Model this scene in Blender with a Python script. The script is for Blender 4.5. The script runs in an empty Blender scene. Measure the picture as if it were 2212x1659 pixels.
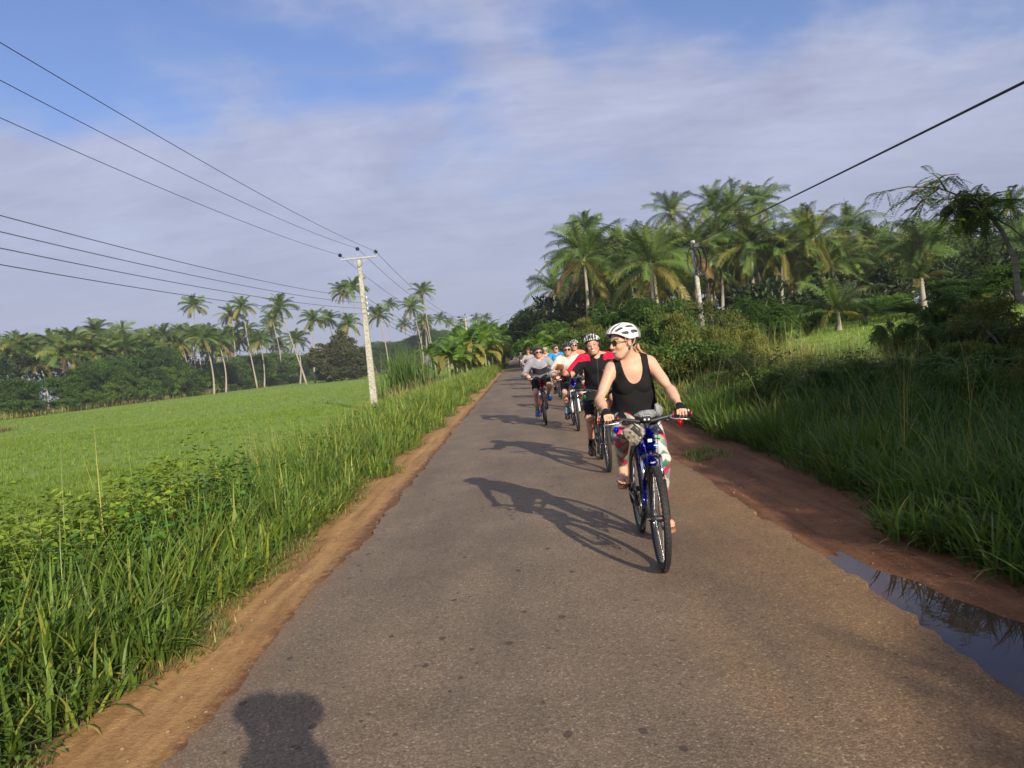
import bpy, math, random
import numpy as np
from mathutils import Matrix, Vector
R = math.radians
scn = bpy.context.scene
COL = scn.collection
rng = np.random.default_rng(7)
random.seed(7)

# ---------------------------------------------------------------- camera
F = 1600.0                      # focal length in pixels of a 2212 px wide picture
PPX, PPY = 1106.0, 829.5
VPX, VPY = 1120.0, 765.0        # where the road's direction (+Y) vanishes
ROLL = R(5.7)
EYE = Vector((0, 0, 1.55))
yc = Vector(((VPX-PPX)/F, -(VPY-PPY)/F, -1)).normalized()
zc = Vector((-math.sin(ROLL), math.cos(ROLL), 0))
zc = (zc - yc*zc.dot(yc)).normalized()
xc = yc.cross(zc).normalized()
WR = Matrix((xc, yc, zc))        # rows: world axes in camera space -> camera to world

def ray(px, py):
    return WR @ Vector(((px-PPX)/F, -(py-PPY)/F, -1))
def at(px, py, Y):
    d = ray(px, py); return EYE + d*(Y/d.y)
def atz(px, py, z=0.0):
    d = ray(px, py); return EYE + d*((z-EYE.z)/d.z)

cam_d = bpy.data.cameras.new('camera'); cam = bpy.data.objects.new('camera', cam_d); COL.objects.link(cam)
cam_d.sensor_width = 36; cam_d.lens = F/2212*36; cam_d.clip_start = 0.02; cam_d.clip_end = 6000
cam.matrix_world = Matrix.Translation(EYE) @ WR.to_4x4()
scn.camera = cam

# ---------------------------------------------------------------- light
SUN_AZ, SUN_EL = R(22), R(21.8)
sd = Vector((math.sin(SUN_AZ)*math.cos(SUN_EL), -math.cos(SUN_AZ)*math.cos(SUN_EL), math.sin(SUN_EL)))
sl = bpy.data.lights.new('sun', 'SUN'); sun = bpy.data.objects.new('sun', sl); COL.objects.link(sun)
sl.energy = 4.6; sl.angle = R(0.55); sl.color = (1.0, 0.90, 0.74)
sun.rotation_euler = sd.to_track_quat('Z', 'Y').to_euler()

W = bpy.data.worlds.new('World'); scn.world = W; W.use_nodes = True
nt = W.node_tree; nt.nodes.clear()
def N(nt, typ, **kw):
    n = nt.nodes.new(typ)
    for k, v in kw.items(): setattr(n, k, v)
    return n
L = nt.links.new
out = N(nt, 'ShaderNodeOutputWorld'); bg = N(nt, 'ShaderNodeBackground')
sky = N(nt, 'ShaderNodeTexSky', sky_type='NISHITA', sun_disc=False, sun_elevation=SUN_EL, sun_rotation=R(180)-SUN_AZ,
        air_density=1.3, dust_density=1.2, ozone_density=3.0, altitude=0)
tc = N(nt, 'ShaderNodeTexCoord')
def vmath(nt, op, a, b=None):
    n = N(nt, 'ShaderNodeVectorMath', operation=op)
    for i, v in enumerate((a, b)):
        if v is None: continue
        if hasattr(v, 'links') or hasattr(v, 'is_linked'): nt.links.new(v, n.inputs[i])
        else: n.inputs[i].default_value = v
    return n
def fmath(nt, op, a, b=None, c=None, clamp=False):
    n = N(nt, 'ShaderNodeMath', operation=op, use_clamp=clamp)
    for i, v in enumerate((a, b, c)):
        if v is None: continue
        if hasattr(v, 'is_linked'): nt.links.new(v, n.inputs[i])
        else: n.inputs[i].default_value = v
    return n.outputs[0]
def noise(nt, vec, scale, detail=4, rough=0.55, dist=0.0):
    n = N(nt, 'ShaderNodeTexNoise'); n.inputs['Scale'].default_value = scale; n.inputs['Detail'].default_value = detail
    n.inputs['Roughness'].default_value = rough; n.inputs['Distortion'].default_value = dist
    if vec is not None: nt.links.new(vec, n.inputs['Vector'])
    return n.outputs['Fac']
def ramp(nt, fac, stops, interp='LINEAR'):
    n = N(nt, 'ShaderNodeValToRGB'); n.color_ramp.interpolation = interp
    e = n.color_ramp.elements
    while len(e) < len(stops): e.new(0.5)
    for el, (p, c) in zip(e, stops):
        el.position = p; el.color = (*c, 1) if len(c) == 3 else c
    if fac is not None: nt.links.new(fac, n.inputs[0])
    return n.outputs[0]
def mixc(nt, fac, a, b, mode='MIX'):
    n = N(nt, 'ShaderNodeMix', data_type='RGBA', blend_type=mode)
    for s, v in ((n.inputs[0], fac), (n.inputs[6], a), (n.inputs[7], b)):
        if hasattr(v, 'is_linked'): nt.links.new(v, s)
        elif isinstance(v, (int, float)): s.default_value = v
        else: s.default_value = (*v, 1)
    return n.outputs[2]
# high thin cloud: a veil that leaves a few blue openings
D = tc.outputs['Generated']
sep = N(nt, 'ShaderNodeSeparateXYZ'); L(D, sep.inputs[0])
z_ = fmath(nt, 'ADD', fmath(nt, 'MAXIMUM', sep.outputs[2], 0.0), 0.22)
comb = N(nt, 'ShaderNodeCombineXYZ')
L(fmath(nt, 'DIVIDE', sep.outputs[0], z_), comb.inputs[0]); L(fmath(nt, 'DIVIDE', sep.outputs[1], z_), comb.inputs[1])
P = comb.outputs[0]
wn = N(nt, 'ShaderNodeTexNoise'); wn.inputs['Scale'].default_value = 1.7; wn.inputs['Detail'].default_value = 5; L(P, wn.inputs['Vector'])
PW = vmath(nt, 'ADD', P, vmath(nt, 'MULTIPLY', vmath(nt, 'SUBTRACT', wn.outputs['Color'], (.5, .5, .5)).outputs[0], (1.5, 1.0, 0)).outputs[0]).outputs[0]
wisp = noise(nt, P, 1.5, 7, 0.62, 0.6)
fine = noise(nt, vmath(nt, 'MULTIPLY', P, (1.0, 2.6, 1.0)).outputs[0], 4.0, 6, 0.6, 0.4)
holes = None
SKY_HOLES = [((60, 20), 0.26, 1.0), ((330, 130), 0.20, 1.0), ((780, 230), 0.17, 0.7), ((560, 60), 0.2, .6), ((960, 295), 0.14, 0.5), ((1200, 330), 0.11, .3), ((680, 60), 0.2, .8),
             ((1420, -20), 0.17, 1.0), ((1680, 10), 0.2, 0.9), ((2150, -60), 0.22, 0.9), ((1500, 150), 0.12, .4), ((2050, 60), .13, .3)]
def wpos(px, py):
    d = ray(px, py).normalized(); q = max(d.z, 0)+0.22
    return (d.x/q, d.y/q, 0)
for (px, py), rad, amt in SKY_HOLES:
    dist = vmath(nt, 'DISTANCE', PW, wpos(px, py)).outputs['Value']
    rr = rad*2.3
    q = fmath(nt, 'MULTIPLY', fmath(nt, 'SUBTRACT', 1.0, fmath(nt, 'DIVIDE', dist, rr), clamp=True), amt)
    holes = q if holes is None else fmath(nt, 'MAXIMUM', holes, q)
edge = fmath(nt, 'ADD', fmath(nt, 'MULTIPLY', fmath(nt, 'SUBTRACT', wisp, 0.5), 2.2), fmath(nt, 'MULTIPLY', fmath(nt, 'SUBTRACT', fine, 0.5), 0.8))
cov = fmath(nt, 'SUBTRACT', 1.0, fmath(nt, 'MULTIPLY', holes, 1.9))
cov = fmath(nt, 'ADD', cov, fmath(nt, 'MULTIPLY', edge, 0.55))
cov = N(nt, 'ShaderNodeMapRange', interpolation_type='SMOOTHERSTEP'); 
L(fmath(nt, 'ADD', fmath(nt, 'SUBTRACT', 1.0, fmath(nt, 'MULTIPLY', holes, 1.9)), fmath(nt, 'MULTIPLY', edge, 0.5)), cov.inputs[0])
cov.inputs[1].default_value = -0.5; cov.inputs[2].default_value = 1.0; cov.inputs[3].default_value = 0.06; cov.inputs[4].default_value = 0.93
CLOUD_LO, CLOUD_HI = (2.9, 3.05, 4.3), (4.1, 4.45, 5.9)
ccol = ramp(nt, fmath(nt, 'ADD', fmath(nt, 'MULTIPLY', wisp, .7), fmath(nt, 'MULTIPLY', fine, .3)), [(0.36, (0, 0, 0)), (0.66, (1, 1, 1))])
ccol = mixc(nt, ccol, CLOUD_LO, CLOUD_HI)
warm = fmath(nt, 'MULTIPLY', fmath(nt, 'SUBTRACT', 1.0, fmath(nt, 'MULTIPLY', sep.outputs[2], 3.5), clamp=True), 1.0)
ccol = mixc(nt, warm, ccol, (3.0, 3.25, 4.3))
L(mixc(nt, cov.outputs[0], mixc(nt, 1.0, sky.outputs[0], (0.80, 0.82, 1.12), 'MULTIPLY'), ccol), bg.inputs[0])
bg.inputs[1].default_value = 0.09
L(bg.outputs[0], out.inputs[0])

vs = scn.view_settings; vs.view_transform = 'Standard'; vs.look = 'None'; vs.gamma = 1; vs.exposure = 0.55; vs.use_curve_mapping = False
scn.cycles.max_bounces = 6; scn.cycles.diffuse_bounces = 3; scn.cycles.glossy_bounces = 2; scn.cycles.transmission_bounces = 3
scn.cycles.transparent_max_bounces = 4; scn.cycles.volume_bounces = 0; scn.cycles.caustics_reflective = False; scn.cycles.caustics_refractive = False
scn.cycles.sample_clamp_indirect = 6
scn.cycles.use_denoising = True

# ---------------------------------------------------------------- mesh helpers
def np_mesh(name, V, polys=None, quads=None, tris=None, smooth=False, col=None):
    me = bpy.data.meshes.new(name)
    V = np.asarray(V, np.float32)
    me.vertices.add(len(V)); me.vertices.foreach_set('co', V.ravel())
    idx, tot = [], []
    if quads is not None and len(quads): idx.append(np.asarray(quads, np.int32).ravel()); tot.append(np.full(len(quads), 4, np.int32))
    if tris is not None and len(tris): idx.append(np.asarray(tris, np.int32).ravel()); tot.append(np.full(len(tris), 3, np.int32))
    idx = np.concatenate(idx); tot = np.concatenate(tot)
    me.loops.add(len(idx)); me.loops.foreach_set('vertex_index', idx)
    me.polygons.add(len(tot)); st = np.concatenate(([0], np.cumsum(tot)[:-1])).astype(np.int32)
    me.polygons.foreach_set('loop_start', st); me.polygons.foreach_set('loop_total', tot)
    me.polygons.foreach_set('use_smooth', np.full(len(tot), smooth))
    if col is not None:
        a = me.color_attributes.new('Col', 'FLOAT_COLOR', 'POINT')
        c = np.ones((len(V), 4), np.float32); c[:, :3] = col
        a.data.foreach_set('color', c.ravel())
    me.update(); me.validate(verbose=False)
    return me

def link(name, me, mat=None, parent=None, loc=None):
    o = bpy.data.objects.new(name, me); COL.objects.link(o)
    if mat is not None and me is not None and not len(me.materials): me.materials.append(mat)
    if parent is not None: o.parent = parent
    if loc is not None: o.location = loc
    return o
def tag(o, label=None, cat=None, group=None, kind=None):
    if label: o['label'] = label
    if cat: o['category'] = cat
    if group: o['group'] = group
    if kind: o['kind'] = kind
    return o
def empty(name, loc=(0, 0, 0), rz=0.0):
    o = bpy.data.objects.new(name, None); COL.objects.link(o); o.location = loc; o.rotation_euler = (0, 0, rz); o.empty_display_size = 0.2
    return o
def copy_tree(o, parent=None):
    c = o.copy(); COL.objects.link(c)
    if parent is not None: c.parent = parent
    for ch in list(o.children): copy_tree(ch, c)
    return c

class MB:
    """collects shapes into one mesh; every shape may carry its own material"""
    def __init__(s): s.v = []; s.f = []; s.m = []; s.mi = []; s.mats = []; s.sm = []
    def mat(s, m):
        if m not in s.mats: s.mats.append(m)
        return s.mats.index(m)
    def add(s, V, Fc, m=None, smooth=True):
        b = len(s.v); s.v.extend([tuple(map(float, p)) for p in V]); k = s.mat(m) if m is not None else 0
        for f in Fc: s.f.append([b+i for i in f]); s.mi.append(k); s.sm.append(smooth)
    def tube(s, pts, r, m=None, n=8, caps=True, flat=1.0):
        pts = [Vector(p) for p in pts]; k = len(pts)
        rs = [r]*k if isinstance(r, (int, float)) else list(r)
        V, Fc = [], []; prev = None
        for i, p in enumerate(pts):
            t = (pts[min(i+1, k-1)]-pts[max(i-1, 0)])
            t = t.normalized() if t.length > 1e-9 else Vector((0, 0, 1))
            if prev is None:
                a = Vector((0, 0, 1)) if abs(t.z) < .9 else Vector((1, 0, 0))
                u = t.cross(a).normalized()
            else:
                u = (prev - t*prev.dot(t)).normalized()
            prev = u; w = t.cross(u)
            for j in range(n):
                an = 2*math.pi*j/n
                V.append(p + (u*math.cos(an) + w*math.sin(an)*flat)*rs[i])
        for i in range(k-1):
            for j in range(n):
                Fc.append([i*n+j, i*n+(j+1) % n, (i+1)*n+(j+1) % n, (i+1)*n+j])
        if caps:
            Fc.append(list(range(n))[::-1]); Fc.append([(k-1)*n+j for j in range(n)])
        s.add(V, Fc, m)
    def box(s, c, size, m=None, rot=None, bev=0.0):
        hx, hy, hz = [q/2 for q in size]; c = Vector(c)
        if bev > 0:
            pts = []; b = bev
            for sx in (-1, 1):
                for sy in (-1, 1):
                    for sz in (-1, 1):
                        pts += [(sx*(hx-b), sy*(hy-b), sz*hz), (sx*(hx-b), sy*hy, sz*(hz-b)), (sx*hx, sy*(hy-b), sz*(hz-b))]
            import bmesh
            bm = bmesh.new(); vs_ = [bm.verts.new(p) for p in pts]
            bmesh.ops.convex_hull(bm, input=vs_); bm.verts.index_update()
            V = [v.co.copy() for v in bm.verts]; Fc = [[v.index for v in f.verts] for f in bm.faces]; bm.free()
        else:
            V = [Vector((sx*hx, sy*hy, sz*hz)) for sx in (-1, 1) for sy in (-1, 1) for sz in (-1, 1)]
            Fc = [[0, 1, 3, 2], [4, 6, 7, 5], [0, 4, 5, 1], [2, 3, 7, 6], [0, 2, 6, 4], [1, 5, 7, 3]]
        if rot is not None: V = [rot @ v for v in V]
        s.add([v+c for v in V], Fc, m, smooth=False)
    def ball(s, c, r, m=None, n=12, k=8, rot=None):
        r = (r, r, r) if isinstance(r, (int, float)) else r
        V, Fc = [], []
        for i in range(k+1):
            th = math.pi*i/k
            for j in range(n):
                ph = 2*math.pi*j/n
                p = Vector((r[0]*math.sin(th)*math.cos(ph), r[1]*math.sin(th)*math.sin(ph), r[2]*math.cos(th)))
                if rot is not None: p = rot @ p
                V.append(p+Vector(c))
        for i in range(k):
            for j in range(n):
                Fc.append([i*n+j, (i+1)*n+j, (i+1)*n+(j+1) % n, i*n+(j+1) % n])
        s.add(V, Fc, m)
    def torus(s, c, Rm, prof, m=None, n=48, axis='y'):
        """prof: list of (radial, axial) offsets going round"""
        V, Fc = [], []; k = len(prof); c = Vector(c)
        for i in range(n):
            a = 2*math.pi*i/n
            for (dr, da) in prof:
                q = Rm+dr
                V.append(c + Vector((q*math.cos(a), da, q*math.sin(a))))
        for i in range(n):
            for j in range(k):
                Fc.append([i*k+j, i*k+(j+1) % k, ((i+1) % n)*k+(j+1) % k, ((i+1) % n)*k+j])
        s.add(V, Fc, m)
    def build(s, name, mat=None, parent=None):
        me = bpy.data.meshes.new(name); me.from_pydata(s.v, [], s.f)
        ms = s.mats or ([mat] if mat else [])
        for m in ms: me.materials.append(m)
        if len(s.mats) > 1: me.polygons.foreach_set('material_index', s.mi)
        me.polygons.foreach_set('use_smooth', s.sm); me.update()
        return link(name, me, mat, parent)

# ---------------------------------------------------------------- materials
def new_mat(name):
    m = bpy.data.materials.new(name); m.use_nodes = True
    return m, m.node_tree, m.node_tree.nodes['Principled BSDF']
def pmat(name, col, rough=0.5, metal=0.0, spec=0.5, var=0.08, scale=30.0, bump=0.0, coat=0.0, sheen=0.0):
    m, t, b = new_mat(name)
    g = N(t, 'ShaderNodeTexCoord').outputs['Object']
    n = noise(t, g, scale, 3)
    lo = tuple(max(0, c*(1-var*2)) for c in col); hi = tuple(min(1, c*(1+var*1.6)) for c in col)
    t.links.new(ramp(t, n, [(0.3, lo), (0.7, hi)]), b.inputs['Base Color'])
    b.inputs['Roughness'].default_value = rough; b.inputs['Metallic'].default_value = metal
    b.inputs['Specular IOR Level'].default_value = spec; b.inputs['Coat Weight'].default_value = coat
    if bump:
        bp = N(t, 'ShaderNodeBump'); bp.inputs['Strength'].default_value = 1; bp.inputs['Distance'].default_value = bump
        t.links.new(n, bp.inputs['Height']); t.links.new(bp.outputs[0], b.inputs['Normal'])
    return m
def attr_mat(name, rough=0.6, spec=0.4, sss=0.0, bump=0.0, bscale=60, metal=0.0, sheen=0.0):
    m, t, b = new_mat(name)
    a = N(t, 'ShaderNodeVertexColor'); a.layer_name = 'Col'
    g = N(t, 'ShaderNodeTexCoord').outputs['Object']; n = noise(t, g, bscale, 4)
    t.links.new(mixc(t, 1.0, a.outputs[0], ramp(t, n, [(0.25, (.86, .86, .86)), (0.75, (1.1, 1.1, 1.1))]), 'MULTIPLY'), b.inputs['Base Color'])
    b.inputs['Roughness'].default_value = rough; b.inputs['Specular IOR Level'].default_value = spec; b.inputs['Metallic'].default_value = metal
    if sss:
        b.inputs['Subsurface Weight'].default_value = sss; b.inputs['Subsurface Radius'].default_value = (1, .35, .2); b.inputs['Subsurface Scale'].default_value = 0.012
    if sheen: b.inputs['Sheen Weight'].default_value = sheen
    if bump:
        bp = N(t, 'ShaderNodeBump'); bp.inputs['Distance'].default_value = bump
        t.links.new(n, bp.inputs['Height']); t.links.new(bp.outputs[0], b.inputs['Normal'])
    return m
def leaf_mat(name, trans=0.35, rough=0.5, tint=(1, 1, 1), objvar=0.25, spec=0.25):
    """leaf colour comes from each leaf's own colour attribute, with a small change from plant to plant"""
    m = bpy.data.materials.new(name); m.use_nodes = True; t = m.node_tree; t.nodes.clear()
    o = N(t, 'ShaderNodeOutputMaterial')
    a = N(t, 'ShaderNodeVertexColor'); a.layer_name = 'Col'
    oi = N(t, 'ShaderNodeObjectInfo')
    tintc = ramp(t, oi.outputs['Random'], [(0, tuple(c*(1-objvar) for c in tint)), (.5, tint), (1, (tint[0]*(1+objvar), tint[1]*(1+objvar*.6), tint[2]))])
    c = mixc(t, 1.0, a.outputs[0], tintc, 'MULTIPLY')
    b = N(t, 'ShaderNodeBsdfPrincipled'); t.links.new(c, b.inputs['Base Color'])
    b.inputs['Roughness'].default_value = rough; b.inputs['Specular IOR Level'].default_value = spec
    tr = N(t, 'ShaderNodeBsdfTranslucent'); t.links.new(mixc(t, 1.0, c, (1.1, 1.2, .55), 'MULTIPLY'), tr.inputs[0])
    mx = N(t, 'ShaderNodeMixShader'); mx.inputs[0].default_value = trans
    t.links.new(b.outputs[0], mx.inputs[1]); t.links.new(tr.outputs[0], mx.inputs[2]); t.links.new(mx.outputs[0], o.inputs[0])
    return m
M = {}
M['leaf'] = leaf_mat('leaf'); M['grass'] = leaf_mat('grass_blade', 0.38, 0.45, objvar=0.0)
M['palm'] = leaf_mat('palm_frond', 0.16, 0.42, objvar=0.18, spec=.3); M['banana'] = leaf_mat('banana_leaf', 0.45, 0.4)
M['black'] = pmat('black_plastic', (.018, .018, .02), .45); M['rubber'] = pmat('tyre_rubber', (.022, .021, .02), .75, scale=80, var=.3, bump=.001)
M['alu'] = pmat('brushed_aluminium', (.55, .55, .56), .32, 1.0); M['steel'] = pmat('steel_spoke', (.5, .5, .52), .3, .9)
M['chrome'] = pmat('fork_stanchion', (.8, .8, .82), .14, 1.0); M['frame_black'] = pmat('gloss_black_paint', (.015, .015, .018), .22, coat=.6)
M['frame_red'] = pmat('dark_red_paint', (.25, .012, .015), .25, coat=.6); M['white_p'] = pmat('white_plastic', (.72, .72, .70), .35)
M['red_p'] = pmat('red_anodised', (.32, .015, .03), .25, .3); M['strap'] = pmat('grey_strap', (.32, .31, .28), .8, scale=90)
M['blackstrap'] = pmat('black_strap', (.02, .02, .022), .8, scale=90)
M['lens'] = pmat('dark_brown_lens', (.03, .012, .008), .06, 0, .8); M['lens_clear'] = pmat('clear_lens', (.25, .2, .17), .05, 0, .8)
M['concrete'] = pmat('concrete_pole', (.38, .36, .30), .9, scale=9, var=.2, bump=.006)
M['wood_brown'] = pmat('leather_tan', (.32, .15, .07), .6, scale=40)
M['galv'] = pmat('galvanised_steel', (.42, .42, .40), .5, .6); M['porcelain'] = pmat('dark_glazed_porcelain', (.012, .012, .03), .12, coat=.5)
M['cable'] = pmat('black_cable', (.012, .012, .014), .55); M['wire'] = pmat('grey_conductor', (.05, .05, .055), .5, .3)
M['gold_tin'] = pmat('gold_tinsel', (.75, .5, .04), .22, .85, var=.3, scale=200); M['blue_tin'] = pmat('blue_tinsel', (.006, .014, .36), .2, .75, var=.4, scale=200)
M['red_tin'] = pmat('red_tinsel', (.5, .01, .02), .2, .8, var=.4, scale=200); M['blue_ball'] = pmat('blue_bauble', (.01, .02, .55), .06, .7)
M['red_ball'] = pmat('red_bauble', (.6, .01, .015), .06, .7); M['green_ball'] = pmat('green_bauble', (.01, .25, .03), .06, .7)
M['skin'] = attr_mat('skin', .5, .35, .12, .0006, 90); M['cloth'] = attr_mat('cloth', .85, .15, 0, .0012, 160)
M['lycra'] = attr_mat('lycra', .6, .3, 0, .0004, 200); M['helmetm'] = attr_mat('helmet_shell', .25, .5); M['shoe'] = attr_mat('shoe', .6, .35, 0, .001, 70)
M['hair'] = attr_mat('hair', .45, .4, 0, .002, 25)
M['foam'] = pmat('helmet_liner', (.07, .07, .075), .9)
M['bark'] = pmat('bark', (.16, .13, .10), .95, scale=8, var=.3, bump=.02)
# ---------------------------------------------------------------- terrain
RL, RR = -1.58, 1.86            # the road's two edges
def sstep(a, b, x):
    t = np.clip((x-a)/(b-a), 0, 1); return t*t*(3-2*t)
def vnoise(x, y, s, seed=0):
    """smooth value noise"""
    x = np.asarray(x, float)*s; y = np.asarray(y, float)*s
    xi = np.floor(x).astype(int); yi = np.floor(y).astype(int); fx = x-xi; fy = y-yi
    fx = fx*fx*(3-2*fx); fy = fy*fy*(3-2*fy)
    def h(a, b):
        n = (a*374761393 + b*668265263 + seed*1442695) & 0xffffffff
        n = ((n ^ (n >> 13))*1274126177) & 0xffffffff
        return ((n ^ (n >> 16)) & 0xffff)/65535.0
    return (h(xi, yi)*(1-fx)+h(xi+1, yi)*fx)*(1-fy)+(h(xi, yi+1)*(1-fx)+h(xi+1, yi+1)*fx)*fy
def poly_sd(px, py, poly):
    """signed distance to polygon, negative inside"""
    d = np.full(px.shape, 1e9); ins = np.zeros(px.shape, bool); n = len(poly)
    for i in range(n):
        ax, ay = poly[i]; bx, by = poly[(i+1) % n]
        ex, ey = bx-ax, by-ay; t = np.clip(((px-ax)*ex+(py-ay)*ey)/(ex*ex+ey*ey+1e-12), 0, 1)
        d = np.minimum(d, np.hypot(px-ax-t*ex, py-ay-t*ey))
        c = ((ay > py) != (by > py)) & (px < (bx-ax)*(py-ay)/((by-ay) or 1e-9)+ax); ins ^= c
    return np.where(ins, -d, d)
def gpoly(pts): return [tuple(atz(x, y, -0.03)[:2]) for x, y in pts]
PUD = [gpoly([(1768, 1203), (1835, 1203), (1905, 1240), (1985, 1262), (2080, 1305), (2212, 1345), (2330, 1400), (2400, 1560), (2290, 1560), (2140, 1462), (2000, 1380), (1880, 1290)]),
       gpoly([(985, 934), (1003, 932), (985, 960), (958, 962)]),
       gpoly([(1000, 908), (1018, 906), (1012, 914), (992, 915)])]
def height(x, y):
    x = np.asarray(x, float); y = np.asarray(y, float)
    z = np.zeros(np.broadcast(x, y).shape)
    z = z - 0.72*sstep(-2.6, -7.2, x) + 0.45*sstep(-70, -95, x) + .05*(vnoise(x, y, .5, 3)-.5)*sstep(-2.3, -3.5, x)
    dr = (x-2.7)
    z = z - 0.10*sstep(2.9, 4.8, x) + 1.6*sstep(5.5, 28, x) + 0.5*sstep(15, 60, x)*sstep(10, 45, y) + .12*(vnoise(x, y, .6, 5)-.5)*sstep(2.9, 4.0, x)
    near = (x > -2.6) & (x < 3.2)
    z = z + near*(-0.022+.016*(vnoise(x, y, 3.1, 9)-.5)+.012*(vnoise(x*2.5, y*.35, 2.2, 11)-.5)*2)
    # wheel rut along the right verge
    z = z - .02*np.exp(-((x-2.15)/.12)**2) + .02*np.exp(-((x-2.42)/.1)**2)*(x < 3)
    z = np.where((x > RL+.05) & (x < RR-.05), -0.05, z)
    # far hills: none, but the land rises a touch
    return z
def ground_z(x, y):
    z = height(x, y)
    for i, p in enumerate(PUD):
        dd = poly_sd(x, y, p)
        z = np.where(dd < 0.22, np.minimum(z, -0.03+np.clip(dd+.015*(vnoise(x, y, 14, 2)-.5), -.1, .2)*.28), z)
    return z
def axis(segs):
    out_ = []
    for a, b, n in segs: out_.append(np.linspace(a, b, n, endpoint=False))
    out_.append([segs[-1][1]]); return np.concatenate(out_)
gx = axis([(-3000, -400, 10), (-400, -90, 16), (-90, -12, 60), (-12, -3.4, 34), (-3.4, 3.6, 150), (3.6, 12, 50), (12, 90, 50), (90, 400, 10), (400, 3000, 10)])
gy = axis([(-400, -30, 10), (-30, 1.5, 30), (1.5, 7.5, 150), (7.5, 20, 120), (20, 80, 130), (80, 320, 80), (320, 3500, 20)])
GX, GY = np.meshgrid(gx, gy, indexing='ij'); GZ = ground_z(GX, GY)
nx, ny = GX.shape; I = np.arange(nx*ny).reshape(nx, ny)
q = np.stack([I[:-1, :-1], I[1:, :-1], I[1:, 1:], I[:-1, 1:]], -1).reshape(-1, 4)
def ground_material():
    m, t, b = new_mat('earth_and_field')
    P = N(t, 'ShaderNodeTexCoord').outputs['Object']; s = N(t, 'ShaderNodeSeparateXYZ'); t.links.new(P, s.inputs[0])
    X, Y = s.outputs[0], s.outputs[1]
    def mr(v, a, b_):
        n = N(t, 'ShaderNodeMapRange', interpolation_type='SMOOTHSTEP'); t.links.new(v, n.inputs[0]); n.inputs[1].default_value = a; n.inputs[2].default_value = b_; return n.outputs[0]
    n1 = noise(t, P, 2.2, 5); n2 = noise(t, P, 38, 5, .7); n3 = noise(t, P, 130, 3, .7)
    streak = noise(t, vmath(t, 'MULTIPLY', P, (9.0, .55, 1)).outputs[0], 1.0, 5, .6)
    xw = fmath(t, 'ADD', X, fmath(t, 'MULTIPLY', fmath(t, 'SUBTRACT', n1, .5), .5))
    mott = noise(t, P, 9, 6, .75)
    dl = mixc(t, ramp(t, fmath(t, 'ADD', fmath(t, 'ADD', fmath(t, 'MULTIPLY', streak, .45), fmath(t, 'MULTIPLY', n2, .25)), fmath(t, 'MULTIPLY', mott, .3)), [(.36, (0, 0, 0)), (.64, (1, 1, 1))]), (.19, .088, .030), (.50, .30, .12))
    wet = mr(fmath(t, 'ADD', X, fmath(t, 'MULTIPLY', fmath(t, 'SUBTRACT', mott, .5), .5)), -1.74, -1.62)
    dl = mixc(t, wet, dl, mixc(t, n2, (.10, .045, .02), (.20, .10, .045)))
    drt = mixc(t, ramp(t, fmath(t, 'ADD', fmath(t, 'ADD', fmath(t, 'MULTIPLY', streak, .45), fmath(t, 'MULTIPLY', n2, .25)), fmath(t, 'MULTIPLY', mott, .3)), [(.36, (0, 0, 0)), (.64, (1, 1, 1))]), (.075, .030, .014), (.25, .115, .05))
    dirt = mixc(t, mr(X, -.5, .5), dl, drt)
    peb = N(t, 'ShaderNodeTexVoronoi'); peb.inputs['Scale'].default_value = 55; t.links.new(P, peb.inputs['Vector'])
    pm = fmath(t, 'MULTIPLY', fmath(t, 'LESS_THAN', peb.outputs['Distance'], .22), fmath(t, 'GREATER_THAN', noise(t, P, 12, 2), .58))
    dirt = mixc(t, fmath(t, 'MULTIPLY', pm, .7), dirt, (.42, .31, .21))
    soil = mixc(t, n1, (.045, .055, .016), (.10, .105, .035))
    row = noise(t, vmath(t, 'MULTIPLY', P, (.05, .5, 1)).outputs[0], 1.0, 4, .6, .5)
    fieldc = mixc(t, fmath(t, 'ADD', fmath(t, 'MULTIPLY', row, .75), fmath(t, 'MULTIPLY', n2, .25)), (.12, .195, .030), (.215, .315, .05))
    far = mr(X, -76, -84)
    fieldc = mixc(t, far, fieldc, (.14, .14, .05))
    lawn = mixc(t, n1, (.18, .27, .05), (.27, .37, .07))
    outc = mixc(t, mr(X, -6.3, -7.0), soil, fieldc)
    outc = mixc(t, mr(X, 6.0, 7.5), outc, lawn)
    inside = fmath(t, 'MULTIPLY', mr(xw, -2.42, -2.22), mr(xw, 3.2, 2.85))
    t.links.new(mixc(t, inside, outc, dirt), b.inputs['Base Color'])
    b.inputs['Roughness'].default_value = .9; b.inputs['Specular IOR Level'].default_value = .25
    bp = N(t, 'ShaderNodeBump'); bp.inputs['Distance'].default_value = .02; bp.inputs['Strength'].default_value = .8
    t.links.new(fmath(t, 'ADD', fmath(t, 'MULTIPLY', n2, .7), fmath(t, 'MULTIPLY', n3, .35)), bp.inputs['Height']); t.links.new(bp.outputs[0], b.inputs['Normal'])
    return m
g = link('ground', np_mesh('ground', np.stack([GX, GY, GZ], -1).reshape(-1, 3), quads=q, smooth=True), ground_material()); tag(g, kind='structure')

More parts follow.
